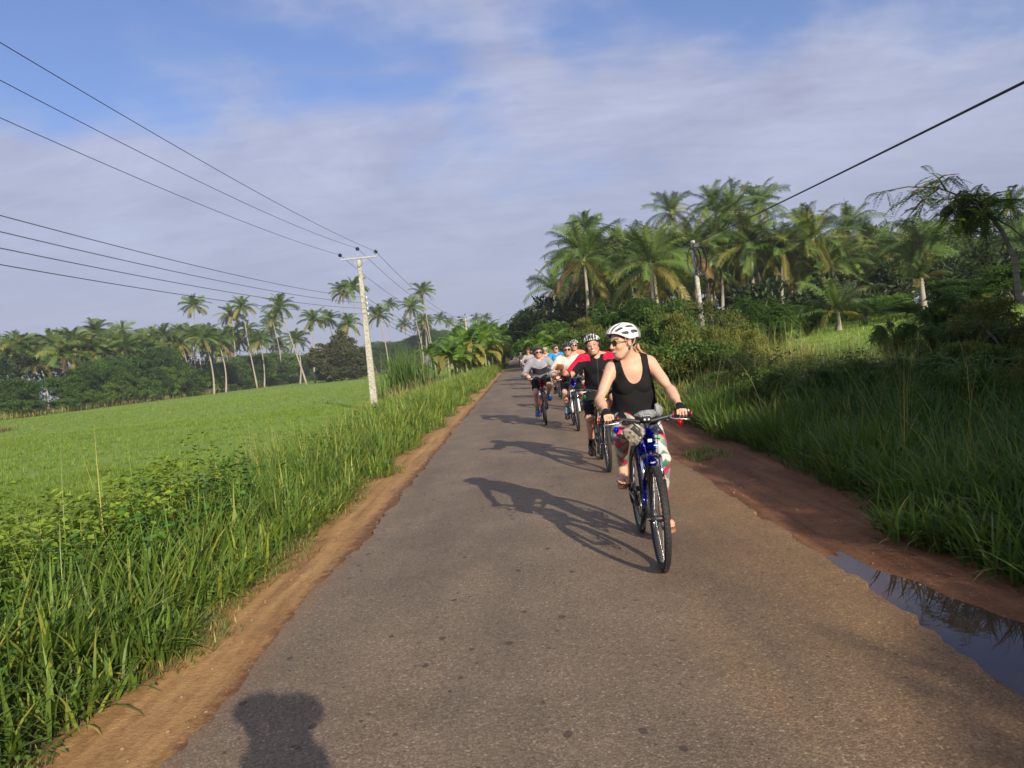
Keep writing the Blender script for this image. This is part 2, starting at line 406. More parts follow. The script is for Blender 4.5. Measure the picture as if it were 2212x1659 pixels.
# ---------------------------------------------------------------- road
def road_material():
    m, t, b = new_mat('worn_asphalt')
    P = N(t, 'ShaderNodeTexCoord').outputs['Object']; s = N(t, 'ShaderNodeSeparateXYZ'); t.links.new(P, s.inputs[0])
    v = N(t, 'ShaderNodeTexVoronoi'); v.inputs['Scale'].default_value = 90; t.links.new(P, v.inputs['Vector'])
    v2 = N(t, 'ShaderNodeTexVoronoi'); v2.inputs['Scale'].default_value = 150; t.links.new(P, v2.inputs['Vector'])
    vs_ = N(t, 'ShaderNodeSeparateXYZ'); t.links.new(v.outputs['Color'], vs_.inputs[0])
    stone = ramp(t, vs_.outputs[0], [(0, (.14, .112, .092)), (.3, (.20, .162, .130)), (.7, (.245, .20, .158)), (.95, (.30, .25, .20)), (1, (.46, .41, .36))])
    gap = ramp(t, v.outputs['Distance'], [(.3, (1, 1, 1)), (.75, (.55, .52, .5))])
    c = mixc(t, 1.0, stone, gap, 'MULTIPLY')
    c = mixc(t, .35, c, ramp(t, v2.outputs['Distance'], [(.1, (.26, .21, .17)), (.7, (.10, .082, .07))]))
    # tracks: greyer left side, rusty earth rubbed in on the right
    big = noise(t, vmath(t, 'MULTIPLY', P, (1.3, .22, 1)).outputs[0], 1.0, 5, .6)
    mid = noise(t, P, 1.4, 5, .6)
    rust = N(t, 'ShaderNodeMapRange', interpolation_type='SMOOTHSTEP')
    t.links.new(fmath(t, 'ADD', s.outputs[0], fmath(t, 'MULTIPLY', fmath(t, 'SUBTRACT', big, .5), 1.6)), rust.inputs[0]); rust.inputs[1].default_value = .2; rust.inputs[2].default_value = 1.9
    c = mixc(t, fmath(t, 'MULTIPLY', rust.outputs[0], .8), c, mixc(t, 1.0, c, (1.12, .86, .52), 'MULTIPLY'))
    c = mixc(t, .9, c, ramp(t, big, [(.3, (.74, .71, .72)), (.5, (1, 1, 1)), (.70, (1.2, 1.17, 1.1))]), 'MULTIPLY')
    c = mixc(t, .8, c, ramp(t, mid, [(.32, (.80, .79, .78)), (.68, (1.14, 1.13, 1.12))]), 'MULTIPLY')
    # damp drips and specks
    ds = N(t, 'ShaderNodeTexVoronoi'); ds.inputs['Scale'].default_value = 8.5; ds.inputs['Randomness'].default_value = 1
    t.links.new(vmath(t, 'ADD', vmath(t, 'MULTIPLY', P, (1, .72, 1)).outputs[0], vmath(t, 'MULTIPLY', N(t, 'ShaderNodeTexNoise').outputs['Color'], (.1, .1, 0)).outputs[0]).outputs[0], ds.inputs['Vector'])
    dsz = N(t, 'ShaderNodeSeparateXYZ'); t.links.new(ds.outputs['Color'], dsz.inputs[0])
    wob = fmath(t, 'MULTIPLY', fmath(t, 'SUBTRACT', noise(t, P, 30, 3), .5), .10)
    size = fmath(t, 'MINIMUM', fmath(t, 'MULTIPLY', fmath(t, 'POWER', dsz.outputs[1], 3.0), .46), .21)
    band = ramp(t, fmath(t, 'ADD', s.outputs[0], fmath(t, 'MULTIPLY', fmath(t, 'SUBTRACT', big, .5), .9)), [(0.0, (.8,)*3), (.3, (1,)*3), (.6, (.6,)*3), (1, (.35,)*3)])
    dm = fmath(t, 'LESS_THAN', fmath(t, 'ADD', ds.outputs['Distance'], wob), fmath(t, 'MULTIPLY', size, band))
    c = mixc(t, fmath(t, 'MULTIPLY', dm, .72), c, (.045, .032, .03))
    ds2 = N(t, 'ShaderNodeTexVoronoi'); ds2.inputs['Scale'].default_value = 19; t.links.new(P, ds2.inputs['Vector'])
    dz2 = N(t, 'ShaderNodeSeparateXYZ'); t.links.new(ds2.outputs['Color'], dz2.inputs[0])
    dm2 = fmath(t, 'LESS_THAN', ds2.outputs['Distance'], fmath(t, 'MULTIPLY', fmath(t, 'POWER', dz2.outputs[1], 7.0), .3))
    c = mixc(t, fmath(t, 'MULTIPLY', dm2, .6), c, (.04, .033, .03))
    # earth washed over the left lip
    ed = N(t, 'ShaderNodeMapRange', interpolation_type='SMOOTHSTEP'); t.links.new(fmath(t, 'ADD', s.outputs[0], fmath(t, 'MULTIPLY', fmath(t, 'SUBTRACT', mid, .5), .25)), ed.inputs[0])
    ed.inputs[1].default_value = -1.42; ed.inputs[2].default_value = -1.62
    c = mixc(t, fmath(t, 'MULTIPLY', ed.outputs[0], .3), c, (.24, .14, .08))
    c = mixc(t, 1.0, c, (1.0, .93, .78), 'MULTIPLY')
    t.links.new(c, b.inputs['Base Color']); b.inputs['Roughness'].default_value = .82; b.inputs['Specular IOR Level'].default_value = .35
    bp = N(t, 'ShaderNodeBump'); bp.inputs['Distance'].default_value = .0014; bp.invert = True
    t.links.new(v.outputs['Distance'], bp.inputs['Height']); t.links.new(bp.outputs[0], b.inputs['Normal'])
    return m
ry = axis([(-60, 0, 60), (0, 14, 560), (14, 60, 460), (60, 420, 180)])
def edge_n(y, s):
    return .10*(vnoise(y, y*0+3, .55, s)-.5)+.07*(vnoise(y, y*0+7, 2.3, s+1)-.5)+.045*(vnoise(y, y*0+5, 9, s+2)-.5)+.02*(vnoise(y, y*0+5, 30, s+4)-.5)
xl = RL+edge_n(ry, 1); xr = RR+edge_n(ry, 5)
fr = np.linspace(0, 1, 9)
RV = []
xs = xl[:, None]*(1-fr)+xr[:, None]*fr
zz = 0.012+0.028*(1-(2*fr-1)**2)[None, :]+0*xs
RVx = np.concatenate([xl[:, None]-.012, xs, xr[:, None]+.012], 1); RVz = np.concatenate([zz[:, :1]*0-.06, zz, zz[:, :1]*0-.06], 1)
RVy = np.repeat(ry[:, None], RVx.shape[1], 1)
n0, n1_ = RVx.shape; I = np.arange(n0*n1_).reshape(n0, n1_)
q = np.stack([I[:-1, :-1], I[:-1, 1:], I[1:, 1:], I[1:, :-1]], -1).reshape(-1, 4)
rd = link('road', np_mesh('road', np.stack([RVx, RVy, RVz], -1).reshape(-1, 3), quads=q, smooth=False), road_material()); tag(rd, kind='structure')

# ---------------------------------------------------------------- puddles
def water_mat():
    m, t, b = new_mat('muddy_water')
    b.inputs['Base Color'].default_value = (.05, .032, .024, 1); b.inputs['Roughness'].default_value = .02; b.inputs['IOR'].default_value = 1.33
    b.inputs['Specular IOR Level'].default_value = .5
    bp = N(t, 'ShaderNodeBump'); bp.inputs['Distance'].default_value = .0015; bp.inputs['Strength'].default_value = .3
    t.links.new(noise(t, N(t, 'ShaderNodeTexCoord').outputs['Object'], 9, 2), bp.inputs['Height']); t.links.new(bp.outputs[0], b.inputs['Normal'])
    return m
M['water'] = water_mat()
for i, p in enumerate(PUD):
    c = np.mean(p, axis=0); k = 1.25 if i else 1.12
    V = [(c[0]+(x-c[0])*k, c[1]+(y-c[1])*k, -0.03) for x, y in p]
    V = [(min(v[0], 99), v[1], v[2]) for v in V]
    mb = MB(); mb.add(V, [list(range(len(V)))], M['water'], smooth=False)
    o = mb.build('puddle_water'); tag(o, kind='structure')

# ---------------------------------------------------------------- grass blades, made in bulk
def blades(base, h, w, yaw, lean, bend, col, segs=4, droop=None):
    """base (n,3); h,w,yaw,lean,bend (n,); col (n,3) -> V, quads, colours; blades bend outwards towards their yaw"""
    n = len(h); t = np.linspace(0, 1, segs+1)
    ang = lean[:, None]+bend[:, None]*t[None, :]**1.3               # angle from vertical along the blade
    dz = np.cos(ang); dr = np.sin(ang)
    mz = np.concatenate([np.zeros((n, 1)), np.cumsum((dz[:, 1:]+dz[:, :-1])/2, 1)], 1)/segs*h[:, None]
    mr_ = np.concatenate([np.zeros((n, 1)), np.cumsum((dr[:, 1:]+dr[:, :-1])/2, 1)], 1)/segs*h[:, None]
    cx, cy = np.cos(yaw)[:, None], np.sin(yaw)[:, None]
    prof = np.minimum(1, np.minimum(t*6+.5, (1-t)*2.2+.03))[None, :]*w[:, None]/2
    tw = (rng.random(n)*1.4-.7)[:, None]
    sx = -np.sin(yaw+0)[:, None]*np.cos(tw)+np.cos(yaw)[:, None]*np.sin(tw)*.6; sy = np.cos(yaw)[:, None]*np.cos(tw)+np.sin(yaw)[:, None]*np.sin(tw)*.6
    C = np.stack([base[:, 0:1]+cx*mr_, base[:, 1:2]+cy*mr_, base[:, 2:3]+mz], -1)
    S = np.stack([sx*prof, sy*prof, 0*prof], -1)
    V = np.stack([C-S, C+S], 2).reshape(n, -1, 3)
    k = V.shape[1]; qs = []
    for i in range(segs): qs.append([2*i, 2*i+1, 2*i+3, 2*i+2])
    Q = (np.arange(n)*k)[:, None, None]+np.array(qs)[None]
    g_ = (.72+.42*np.repeat(t, 2))[None, :, None]                   # blade colour darker towards the base, lighter towards the tip
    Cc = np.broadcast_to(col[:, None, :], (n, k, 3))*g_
    return V.reshape(-1, 3), Q.reshape(-1, 4), Cc.reshape(-1, 3)
def merge(parts):
    V, Q, C = [], [], []; b = 0
    for v, q_, c in parts:
        V.append(v); Q.append(q_+b); C.append(c); b += len(v)
    return np.concatenate(V), np.concatenate(Q), np.concatenate(C)
def gcol(n, base, var=.25, yellow=.12):
    b = np.array(base)[None, :]*(1+var*(rng.random((n, 1))*2-1))
    yl = (rng.random((n, 1)) < yellow)
    b = b*np.where(yl, np.array([[2.1, 1.45, 1.5]]), 1.0)
    return b*(1+.08*(rng.random((n, 3))-.5))
def tussocks(cx, cy, per, h, w, base, spread=.12, lean=.25, bend=1.0, segs=4, yellow=.1, var=.25, hv=.35):
    """clumps at (cx,cy): per blades each, h and w may be arrays per clump"""
    n = len(cx); h = np.broadcast_to(h, n); w = np.broadcast_to(w, n)
    idx = np.repeat(np.arange(n), per); m_ = len(idx)
    r = spread*np.sqrt(rng.random(m_)); a = rng.random(m_)*2*np.pi
    x = cx[idx]+r*np.cos(a); y = cy[idx]+r*np.sin(a)
    z = ground_z(x, y) if m_ < 400000 else height(x, y)
    yaw = a+rng.normal(0, .7, m_)
    cc = np.array(base)[None, :]*(1+.22*(rng.random((n, 1))*2-1))
    col = gcol(m_, (1, 1, 1), var, yellow)*cc[idx]
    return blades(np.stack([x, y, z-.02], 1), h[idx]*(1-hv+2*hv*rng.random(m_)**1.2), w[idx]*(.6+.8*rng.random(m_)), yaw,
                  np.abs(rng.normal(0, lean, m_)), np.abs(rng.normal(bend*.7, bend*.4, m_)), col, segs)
def scatter(n, xf, yf):
    return xf(rng.random(n)), yf(rng.random(n))
GR = (.135, .212, .038); GRY = (.17, .21, .055); DRY = (.34, .30, .12); GD = (.05, .11, .02)
def stuff(name, parts, mat, label, cat):
    v, q_, c = merge(parts)
    o = link(name, np_mesh(name, v, quads=q_, smooth=False, col=c), mat); tag(o, label, cat, kind='stuff'); return o
# left verge: guinea grass beside the dirt strip
P_ = []
def lv(n, y0, y1, per, h, w, x0=-6.6, x1=-2.25, **k):
    y = y0+(y1-y0)*rng.random(n); u = rng.random(n)
    x = x1-(x1-x0)*u**1.15 + .22*(vnoise(y, y*0, .9, 21)-.5)*2*(u < .3)
    hh = h*(.45+.55*np.clip((x1-x+.02)/.55, 0, 1))*(.8+.4*vnoise(x, y, .8, 22))
    P_.append(tussocks(x, y, per, hh, w, GR, **k))
lv(520, 1.2, 6, 32, .50, .018, spread=.15, lean=.48, bend=1.35, segs=5, yellow=.16, hv=.5)
lv(800, 6, 14, 26, .54, .019, spread=.16, lean=.4, bend=1.2, yellow=.18, hv=.5)
lv(1300, 14, 34, 20, .58, .026, spread=.2, lean=.34, bend=1.1, yellow=.25, hv=.5)
lv(1500, 34, 130, 16, .75, .05, spread=.45, lean=.25, bend=.9, segs=3, x0=-7.5, yellow=.25)
# low creeping turf along the lip of the dirt
y = 1.0+(40-1.0)*rng.random(9000)**1.7; x = -2.06-.5*rng.random(9000)**.7+.30*(vnoise(y, y*0, .9, 21)-.5)*2+.2*(vnoise(y, y*0, 3.3, 24)-.5)
P_.append(tussocks(x, y, 9, .08, .008, (.16, .18, .06), spread=.07, lean=.8, bend=1.2, segs=3, yellow=.3))
# seed stalks standing over the grass
n = 420; y = 2+rng.random(n)**1.3*55; x = -3.2-rng.random(n)*3.4
P_.append(tussocks(x, y, 3, 1.15, .006+.0*x, (.26, .30, .10), spread=.05, lean=.16, bend=.35, segs=4, hv=.3))
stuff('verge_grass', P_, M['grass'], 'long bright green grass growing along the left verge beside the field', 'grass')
# right verge
P_ = []
def rv(n, y0, y1, per, h, w, x0=2.75, x1=5.6, base=(.095, .16, .03), **k):
    y = y0+(y1-y0)*rng.random(n); u = rng.random(n); x = x0+(x1-x0)*u
    x = x+np.where(y < 5, .0, .35*sstep(5, 8, y)-.1)*(1-u)+.25*(vnoise(y, y*0, .8, 31)-.5)*2*(1-u)
    hh = h*(.5+.5*np.clip((x-x0+.1)/.7, 0, 1))*(.75+.5*vnoise(x, y, .8, 32))
    P_.append(tussocks(x, y, per, hh, w, base, **k))
rv(400, 2.2, 7, 34, .56, .015, spread=.14, lean=.35, bend=1.4, segs=5)
rv(300, 3, 11, 30, .85, .014, x0=3.6, x1=6.2, base=GD, spread=.18, lean=.35, bend=1.5, segs=5)
rv(560, 7, 14, 28, .56, .018, spread=.16, lean=.3, bend=1.2)
rv(600, 14, 34, 20, .58, .028, spread=.22, lean=.3, bend=1.1, base=GRY)
rv(600, 34, 130, 14, .75, .05, spread=.5, lean=.3, bend=.9, segs=3, base=GRY, yellow=.3)
n = 300; y = 3+rng.random(n)**1.2*30; x = 3.4+rng.random(n)*5
P_.append(tussocks(x, y, 5, 1.15, .006, (.28, .27, .10), spread=.1, lean=.3, bend=.6, segs=5, hv=.35))
n = 55; y = 24+rng.random(n)*9; x = 6.2+rng.random(n)*4.0
P_.append(tussocks(x, y, 22, 1.5, .014, (.21, .25, .08), spread=.35, lean=.25, bend=.8, segs=5, hv=.4, yellow=.3))
n = 420; y = 13+rng.random(n)*16; x = 4.4+rng.random(n)*5.5
P_.append(tussocks(x, y, 16, 1.0, .010, (.24, .26, .08), spread=.22, lean=.3, bend=.8, segs=4, hv=.4, yellow=.3))
y = 2.0+(20-2.0)*rng.random(1500)**1.5; x = 2.66+.5*rng.random(1500)+np.where(y < 5, 0, .3*sstep(5, 8, y))
P_.append(tussocks(x, y, 8, .10, .008, GD, spread=.07, lean=.8, bend=1.2, segs=3))
x = 2.1+.5*rng.random(40); y = 9.3+.9*rng.random(40)
P_.append(tussocks(x, y, 12, .10, .010, GR, spread=.08, lean=.8, bend=1.0, segs=3))
stuff('roadside_grass', P_, M['grass'], 'tall arching grass on the shaded right bank beside the red earth', 'grass')
# young rice in the field
P_ = []
def rice(n, y0, y1, x0, x1, h, w, per=7):
    y = y0+(y1-y0)*rng.random(n)**.9; x = x0+(x1-x0)*rng.random(n)
    k = .6*vnoise(x*.10+y*.04, y*.75, 1.0, 41)+.4*vnoise(x*.4, y*1.6, 1.0, 43); h_ = h*(.55+.9*k)
    m_ = rng.random(n) < .25+1.5*k; x, y, h_ = x[m_], y[m_], h_[m_]
    P_.append(tussocks(x, y, per, h_, w, (.178, .264, .038), spread=w*6, lean=.25, bend=.55, segs=2, var=.12, yellow=.03))
rice(9000, 4, 22, -17, -6.6, .19, .010); rice(11000, 20, 50, -38, -6.8, .18, .016); rice(12000, 46, 110, -78, -7.4, .18, .035, per=5)
rice(7000, 100, 300, -80, -8, .2, .08, per=4)
stuff('rice_field_grass', P_, M['grass'], 'even bright green young rice filling the flat field on the left', 'rice')
P_ = []
n = 7000; y = 12+rng.random(n)*60; x = 7.5+rng.random(n)*34
P_.append(tussocks(x, y, 6, .24, .03, (.21, .31, .055), spread=.25, lean=.3, bend=.6, segs=2))
stuff('meadow_grass', P_, M['grass'], 'sunlit bright green meadow grass on the rise behind the right scrub', 'grass')
# dry fringe at the far edge of the rice
P_ = []
n = 900; y = 60+rng.random(n)*240; x = -77-rng.random(n)*3
P_.append(tussocks(x, y, 10, 1.1, .09, (.24, .26, .09), spread=.9, lean=.3, bend=.6, segs=2, yellow=.3))
n = 500; y = 62+rng.random(n)*30; x = -45-rng.random(n)*34
P_.append(tussocks(x, y*0+62+rng.random(n)*3+(-x-45)*.2, 8, .5, .07, (.20, .15, .08), spread=.7, lean=.3, bend=.6, segs=2))
stuff('dry_grass', P_, M['grass'], 'rough yellowish grass fringe between the rice and the far trees', 'grass')
# broad leaved weeds in the left foreground
def leaf_quads(C, nrm, up, ln, wd, col):
    """pointed leaves: C base (n,3), up = leaf direction, nrm = leaf normal"""
    up = up/np.linalg.norm(up, axis=1, keepdims=True); s = np.cross(up, nrm); s /= np.linalg.norm(s, axis=1, keepdims=True)+1e-9
    nn = np.cross(s, up); ln = ln[:, None]; wd = wd[:, None]
    a = C; b = C+up*ln*.45+s*wd*.5+nn*wd*.12; c = C+up*ln-nn*ln*.12; d = C+up*ln*.45-s*wd*.5+nn*wd*.12
    n = len(C); V = np.stack([a, b, c, d], 1).reshape(-1, 3)
    Q = (np.arange(n)*4)[:, None]+np.array([[0, 1, 2, 3]])
    return V, Q, np.repeat(col, 4, 0)
P_ = []
def weeds(n, xf, yf, hmin, hmax, base, leafn=26, sz=.05):
    x, y = scatter(n, xf, yf); z = ground_z(x, y)
    idx = np.repeat(np.arange(n), leafn); m_ = len(idx)
    H = ((hmin+(hmax-hmin)*rng.random(n))*(.45+1.0*vnoise(x, y, 1.1, 77)))[idx]; t = rng.random(m_)**.6
    a = rng.random(m_)*2*np.pi; r = (.05+.2*rng.random(m_))*t
    C = np.stack([x[idx]+r*np.cos(a), y[idx]+r*np.sin(a), z[idx]+H*t], 1)
    up = np.stack([np.cos(a), np.sin(a), rng.normal(0, .35, m_)], 1); nr = np.stack([rng.normal(0, .3, m_), rng.normal(0, .3, m_), np.ones(m_)], 1)
    cc = np.array(base)[None, :]*(1+.3*(rng.random((n, 1))*2-1))
    P_.append(leaf_quads(C, nr, up, sz*(.7+.8*rng.random(m_)), sz*(.6+.5*rng.random(m_)), cc[idx]*(1+.2*(rng.random((m_, 1))-.5))))
weeds(330, lambda u: -7.2+3.9*u, lambda u: 3.2+4.6*u, .45, .95, (.25, .35, .04), 95, .06)
weeds(200, lambda u: -6.8+4.0*u, lambda u: 2.6+6*u, .35, .8, (.09, .20, .03), 60, .06)
weeds(160, lambda u: -6.8+4.0*u, lambda u: 7+22*u, .3, .7, (.13, .23, .03), 40, .06)
weeds(260, lambda u: -2.75+.45*u, lambda u: 1.2+9*u, .04, .16, (.14, .22, .04), 16, .03)
stuff('verge_weeds', P_, M['leaf'], 'leafy yellow green weeds tangled in the grass of the left foreground', 'weeds')
P_ = []
weeds(420, lambda u: 4.6+3.8*u, lambda u: 4+14*u, .3, .95, (.06, .12, .025), 70, .07)
weeds(160, lambda u: 4.6+3*u, lambda u: 18+28*u, .4, 1.2, (.11, .17, .035), 70, .09)
stuff('bank_undergrowth', P_, M['leaf'], 'dark tangled undergrowth on the right bank above the tall grass', 'undergrowth')
def unit(v): return v/(np.linalg.norm(v, axis=-1, keepdims=True)+1e-9)
# ---------------------------------------------------------------- coconut palms
def palm_crown(seed, L0=4.1, nf=26, nl=34, lw=.075, young=False):
    r = np.random.default_rng(seed); VV, QQ, CC = [], [], []; b = 0
    for i in range(nf):
        f = i/(nf-1.0)                                   # 0 newest .. 1 oldest
        yaw = i*2.39996+r.normal(0, .18)
        el = R(86-f*118+r.normal(0, 7)) if not young else R(82-f*75+r.normal(0, 7))
        droop = R(30+30*r.random()+26*f*(1-f)*2) * (.5+.6*min(1, f*2.2+.25))
        L = L0*(.72+.38*min(1, f*3+.1))*(.9+.2*r.random())*(1-.12*max(0, f-.8)*5)
        S = 14; s = np.linspace(0, 1, S+1); a = el-droop*s**1.5
        a = np.maximum(a, -1.45)
        hx = np.concatenate([[0], np.cumsum((np.cos(a[1:])+np.cos(a[:-1]))/2)])/S*L; hz = np.concatenate([[0], np.cumsum((np.sin(a[1:])+np.sin(a[:-1]))/2)])/S*L
        side_w = r.normal(0, .12); bend = side_w*s**2*L
        d = np.array([math.cos(yaw), math.sin(yaw), 0]); sv = np.array([-math.sin(yaw), math.cos(yaw), 0])
        Pc = d[None]*hx[:, None]+sv[None]*bend[:, None]+np.array([0, 0, 1.])[None]*hz[:, None]
        T = unit(np.gradient(Pc, axis=0)); roll = r.normal(0, .5)
        Nn = unit(np.cross(T, sv[None]*np.ones_like(T))); Nn = Nn*np.where(Nn[:, 2:3] < 0, -1, 1)
        Sd = unit(np.cross(Nn, T)); Sd2 = Sd*math.cos(roll)+Nn*math.sin(roll); Nn = unit(np.cross(T, Sd2)); Sd = Sd2
        # rachis strip
        w = (.05*(1-.8*s)+.012)[:, None]
        V = np.concatenate([Pc-Sd*w, Pc+Sd*w, ], 1).reshape(-1, 3)
        Q = np.array([[2*k, 2*k+1, 2*k+3, 2*k+2] for k in range(S)])
        green = np.array([.076, .128, .026])*(1+.28*r.normal())
        if f < .15: green = np.array([.10, .145, .038])
        if f > .86: green = np.array([.18, .165, .04]) if r.random() < .85 else np.array([.18, .12, .05])
        elif r.random() < .12: green = np.array([.17, .19, .045])
        green = np.clip(green, .02, .6)
        VV.append(V); QQ.append(Q+b); CC.append(np.tile(np.clip(green*1.5, 0, .5), (len(V), 1))); b += len(V)
        # leaflets
        m_ = nl; t = np.linspace(.10, 1.0, m_); 
        pi = np.stack([np.interp(t, s, Pc[:, k]) for k in range(3)], 1); ti = unit(np.stack([np.interp(t, s, T[:, k]) for k in range(3)], 1))
        si = unit(np.stack([np.interp(t, s, Sd[:, k]) for k in range(3)], 1)); ni = unit(np.stack([np.interp(t, s, Nn[:, k]) for k in range(3)], 1))
        ll = L*.185*np.sin(np.clip(.30+t*2.15, 0, math.pi))**.6*(.85+.3*r.random(m_))+.12
        for sg in (-1, 1):
            fw = (.45+.5*t)[:, None]
            di = unit(si*sg+ti*fw+ni*.18+r.normal(0, .10, (m_, 3)))
            g_ = np.array([0, 0, -1.])
            hang = (.35+.45*f+.15*r.random(m_))[:, None]
            mid = pi+di*(ll*.5)[:, None]; d2 = unit(di+g_*hang*1.3); tip = mid+d2*(ll*.55)[:, None]
            wv = ti*(lw/2)
            V = np.stack([pi-wv, pi+wv, mid-wv*.9+g_*.0, mid+wv*.9, tip-wv*.15, tip+wv*.15], 1).reshape(-1, 3)
            o = (np.arange(m_)*6)[:, None, None]+b
            Q = (np.array([[0, 1, 3, 2], [2, 3, 5, 4]])[None]+o).reshape(-1, 4)
            VV.append(V); QQ.append(Q); b += len(V)
            cc = green[None]*(1+.22*(r.random((m_, 1))-.5)); CC.append(np.repeat(cc, 6, 0))
    return np_mesh('palm_crown', np.concatenate(VV), quads=np.concatenate(QQ), smooth=False, col=np.concatenate(CC))
near_crowns = [palm_crown(s, nf=25+s % 4, nl=54, lw=.06) for s in (1, 2, 3, 4)]
far_crowns = [palm_crown(s, nf=27+s % 3, nl=28, lw=.15) for s in (11, 12, 13, 14)]
young_crown = palm_crown(31, L0=3.8, nf=17, nl=44, lw=.07, young=True)
def nuts_mesh(seed):
    r = random.Random(seed); mb = MB()
    for i in range(11):
        a = r.random()*6.28; mb.ball((.26*math.cos(a), .26*math.sin(a), -.25-.35*r.random()), (.11, .11, .14), n=7, k=5)
    me = bpy.data.meshes.new('coconuts'); me.from_pydata(mb.v, [], mb.f); me.polygons.foreach_set('use_smooth', mb.sm); return me
M['nut'] = pmat('green_coconut', (.18, .22, .05), .4); nut_me = nuts_mesh(5); nut_me.materials.append(M['nut'])
def trunk_mat():
    m, t, b = new_mat('ringed_palm_bark'); P = N(t, 'ShaderNodeTexCoord').outputs['Object']
    w = N(t, 'ShaderNodeTexWave', bands_direction='Z'); w.inputs['Scale'].default_value = 2.2; w.inputs['Distortion'].default_value = 1.5; t.links.new(P, w.inputs[0])
    n = noise(t, P, 2.5, 4)
    c = mixc(t, n, (.20, .17, .13), (.42, .38, .31)); c = mixc(t, .5, c, ramp(t, w.outputs['Fac'], [(0, (.5,)*3), (.3, (1,)*3)]), 'MULTIPLY')
    t.links.new(c, b.inputs['Base Color']); b.inputs['Roughness'].default_value = .9; return m
M['trunk'] = trunk_mat()
def palm(px, py, r, low=None, label='', group=None, near=False, young=False, seed=None, Y=None, sc=1.0, squash=1.0, grow=1.0):
    Y = Y or 1600*3.45*sc/r
    C = at(px, py, Y); rad = r*Y/1600/3.45*grow
    sd_ = seed if seed is not None else random.randrange(10**6); rr = random.Random(sd_)
    if low:
        B = at(low[0], low[1], Y); gz = float(height(C.x, Y)); k = (C.z-gz)/max(.5, C.z-B.z); bx = C.x+(B.x-C.x)*k; bx = C.x+max(-6, min(6, bx-C.x))
    else: bx = C.x+rr.uniform(-1.2, 1.2)
    by = Y+rr.uniform(-1.5, 1.5); gz = float(height(bx, by))
    root = empty('coconut_palm', (bx, by, gz)); tag(root, label, 'palm tree', group)
    H = C.z-gz; dx, dy = C.x-bx, Y-by; pts = []; rs = []
    bow = rr.uniform(-.03, .06)*H
    for i in range(15):
        t = i/14; e = t**1.25
        pts.append((dx*e+bow*math.sin(math.pi*t), dy*e, H*t-.15*(1-t))); rs.append((.17+.13*(1-t)**4-.05*t)*(.8+.2*rad))
    mb = MB(); mb.tube(pts, rs, M['trunk'], n=9); mb.build('trunk', None, root)
    me = young_crown if young else (near_crowns if near else far_crowns)[sd_ % 4]
    if not len(me.materials): me.materials.append(M['palm'])
    cr = link('crown', me, M['palm'], root); cr.location = (dx, dy, H-.1); cr.rotation_euler = (rr.uniform(-.1, .1), rr.uniform(-.1, .1), rr.uniform(0, 6.28)); cr.scale = (rad, rad, rad*squash)
    if not young and (near or rr.random() < .5):
        nb = link('coconuts', nut_me, M['nut'], root); nb.location = (dx, dy, H-.05); nb.scale = (rad, rad, rad)
    return root
ORD = ['first', 'second', 'third', 'fourth', 'fifth', 'sixth', 'seventh', 'eighth', 'ninth', 'tenth', 'eleventh', 'twelfth', 'thirteenth', 'fourteenth', 'fifteenth',
       'sixteenth', 'seventeenth', 'eighteenth', 'nineteenth', 'twentieth', 'twenty-first', 'twenty-second', 'twenty-third', 'twenty-fourth', 'twenty-fifth', 'twenty-sixth',
       'twenty-seventh', 'twenty-eighth', 'twenty-ninth', 'thirtieth', 'thirty-first', 'thirty-second', 'thirty-third', 'thirty-fourth', 'thirty-fifth', 'thirty-sixth', 'thirty-seventh', 'thirty-eighth', 'thirty-ninth', 'fortieth']
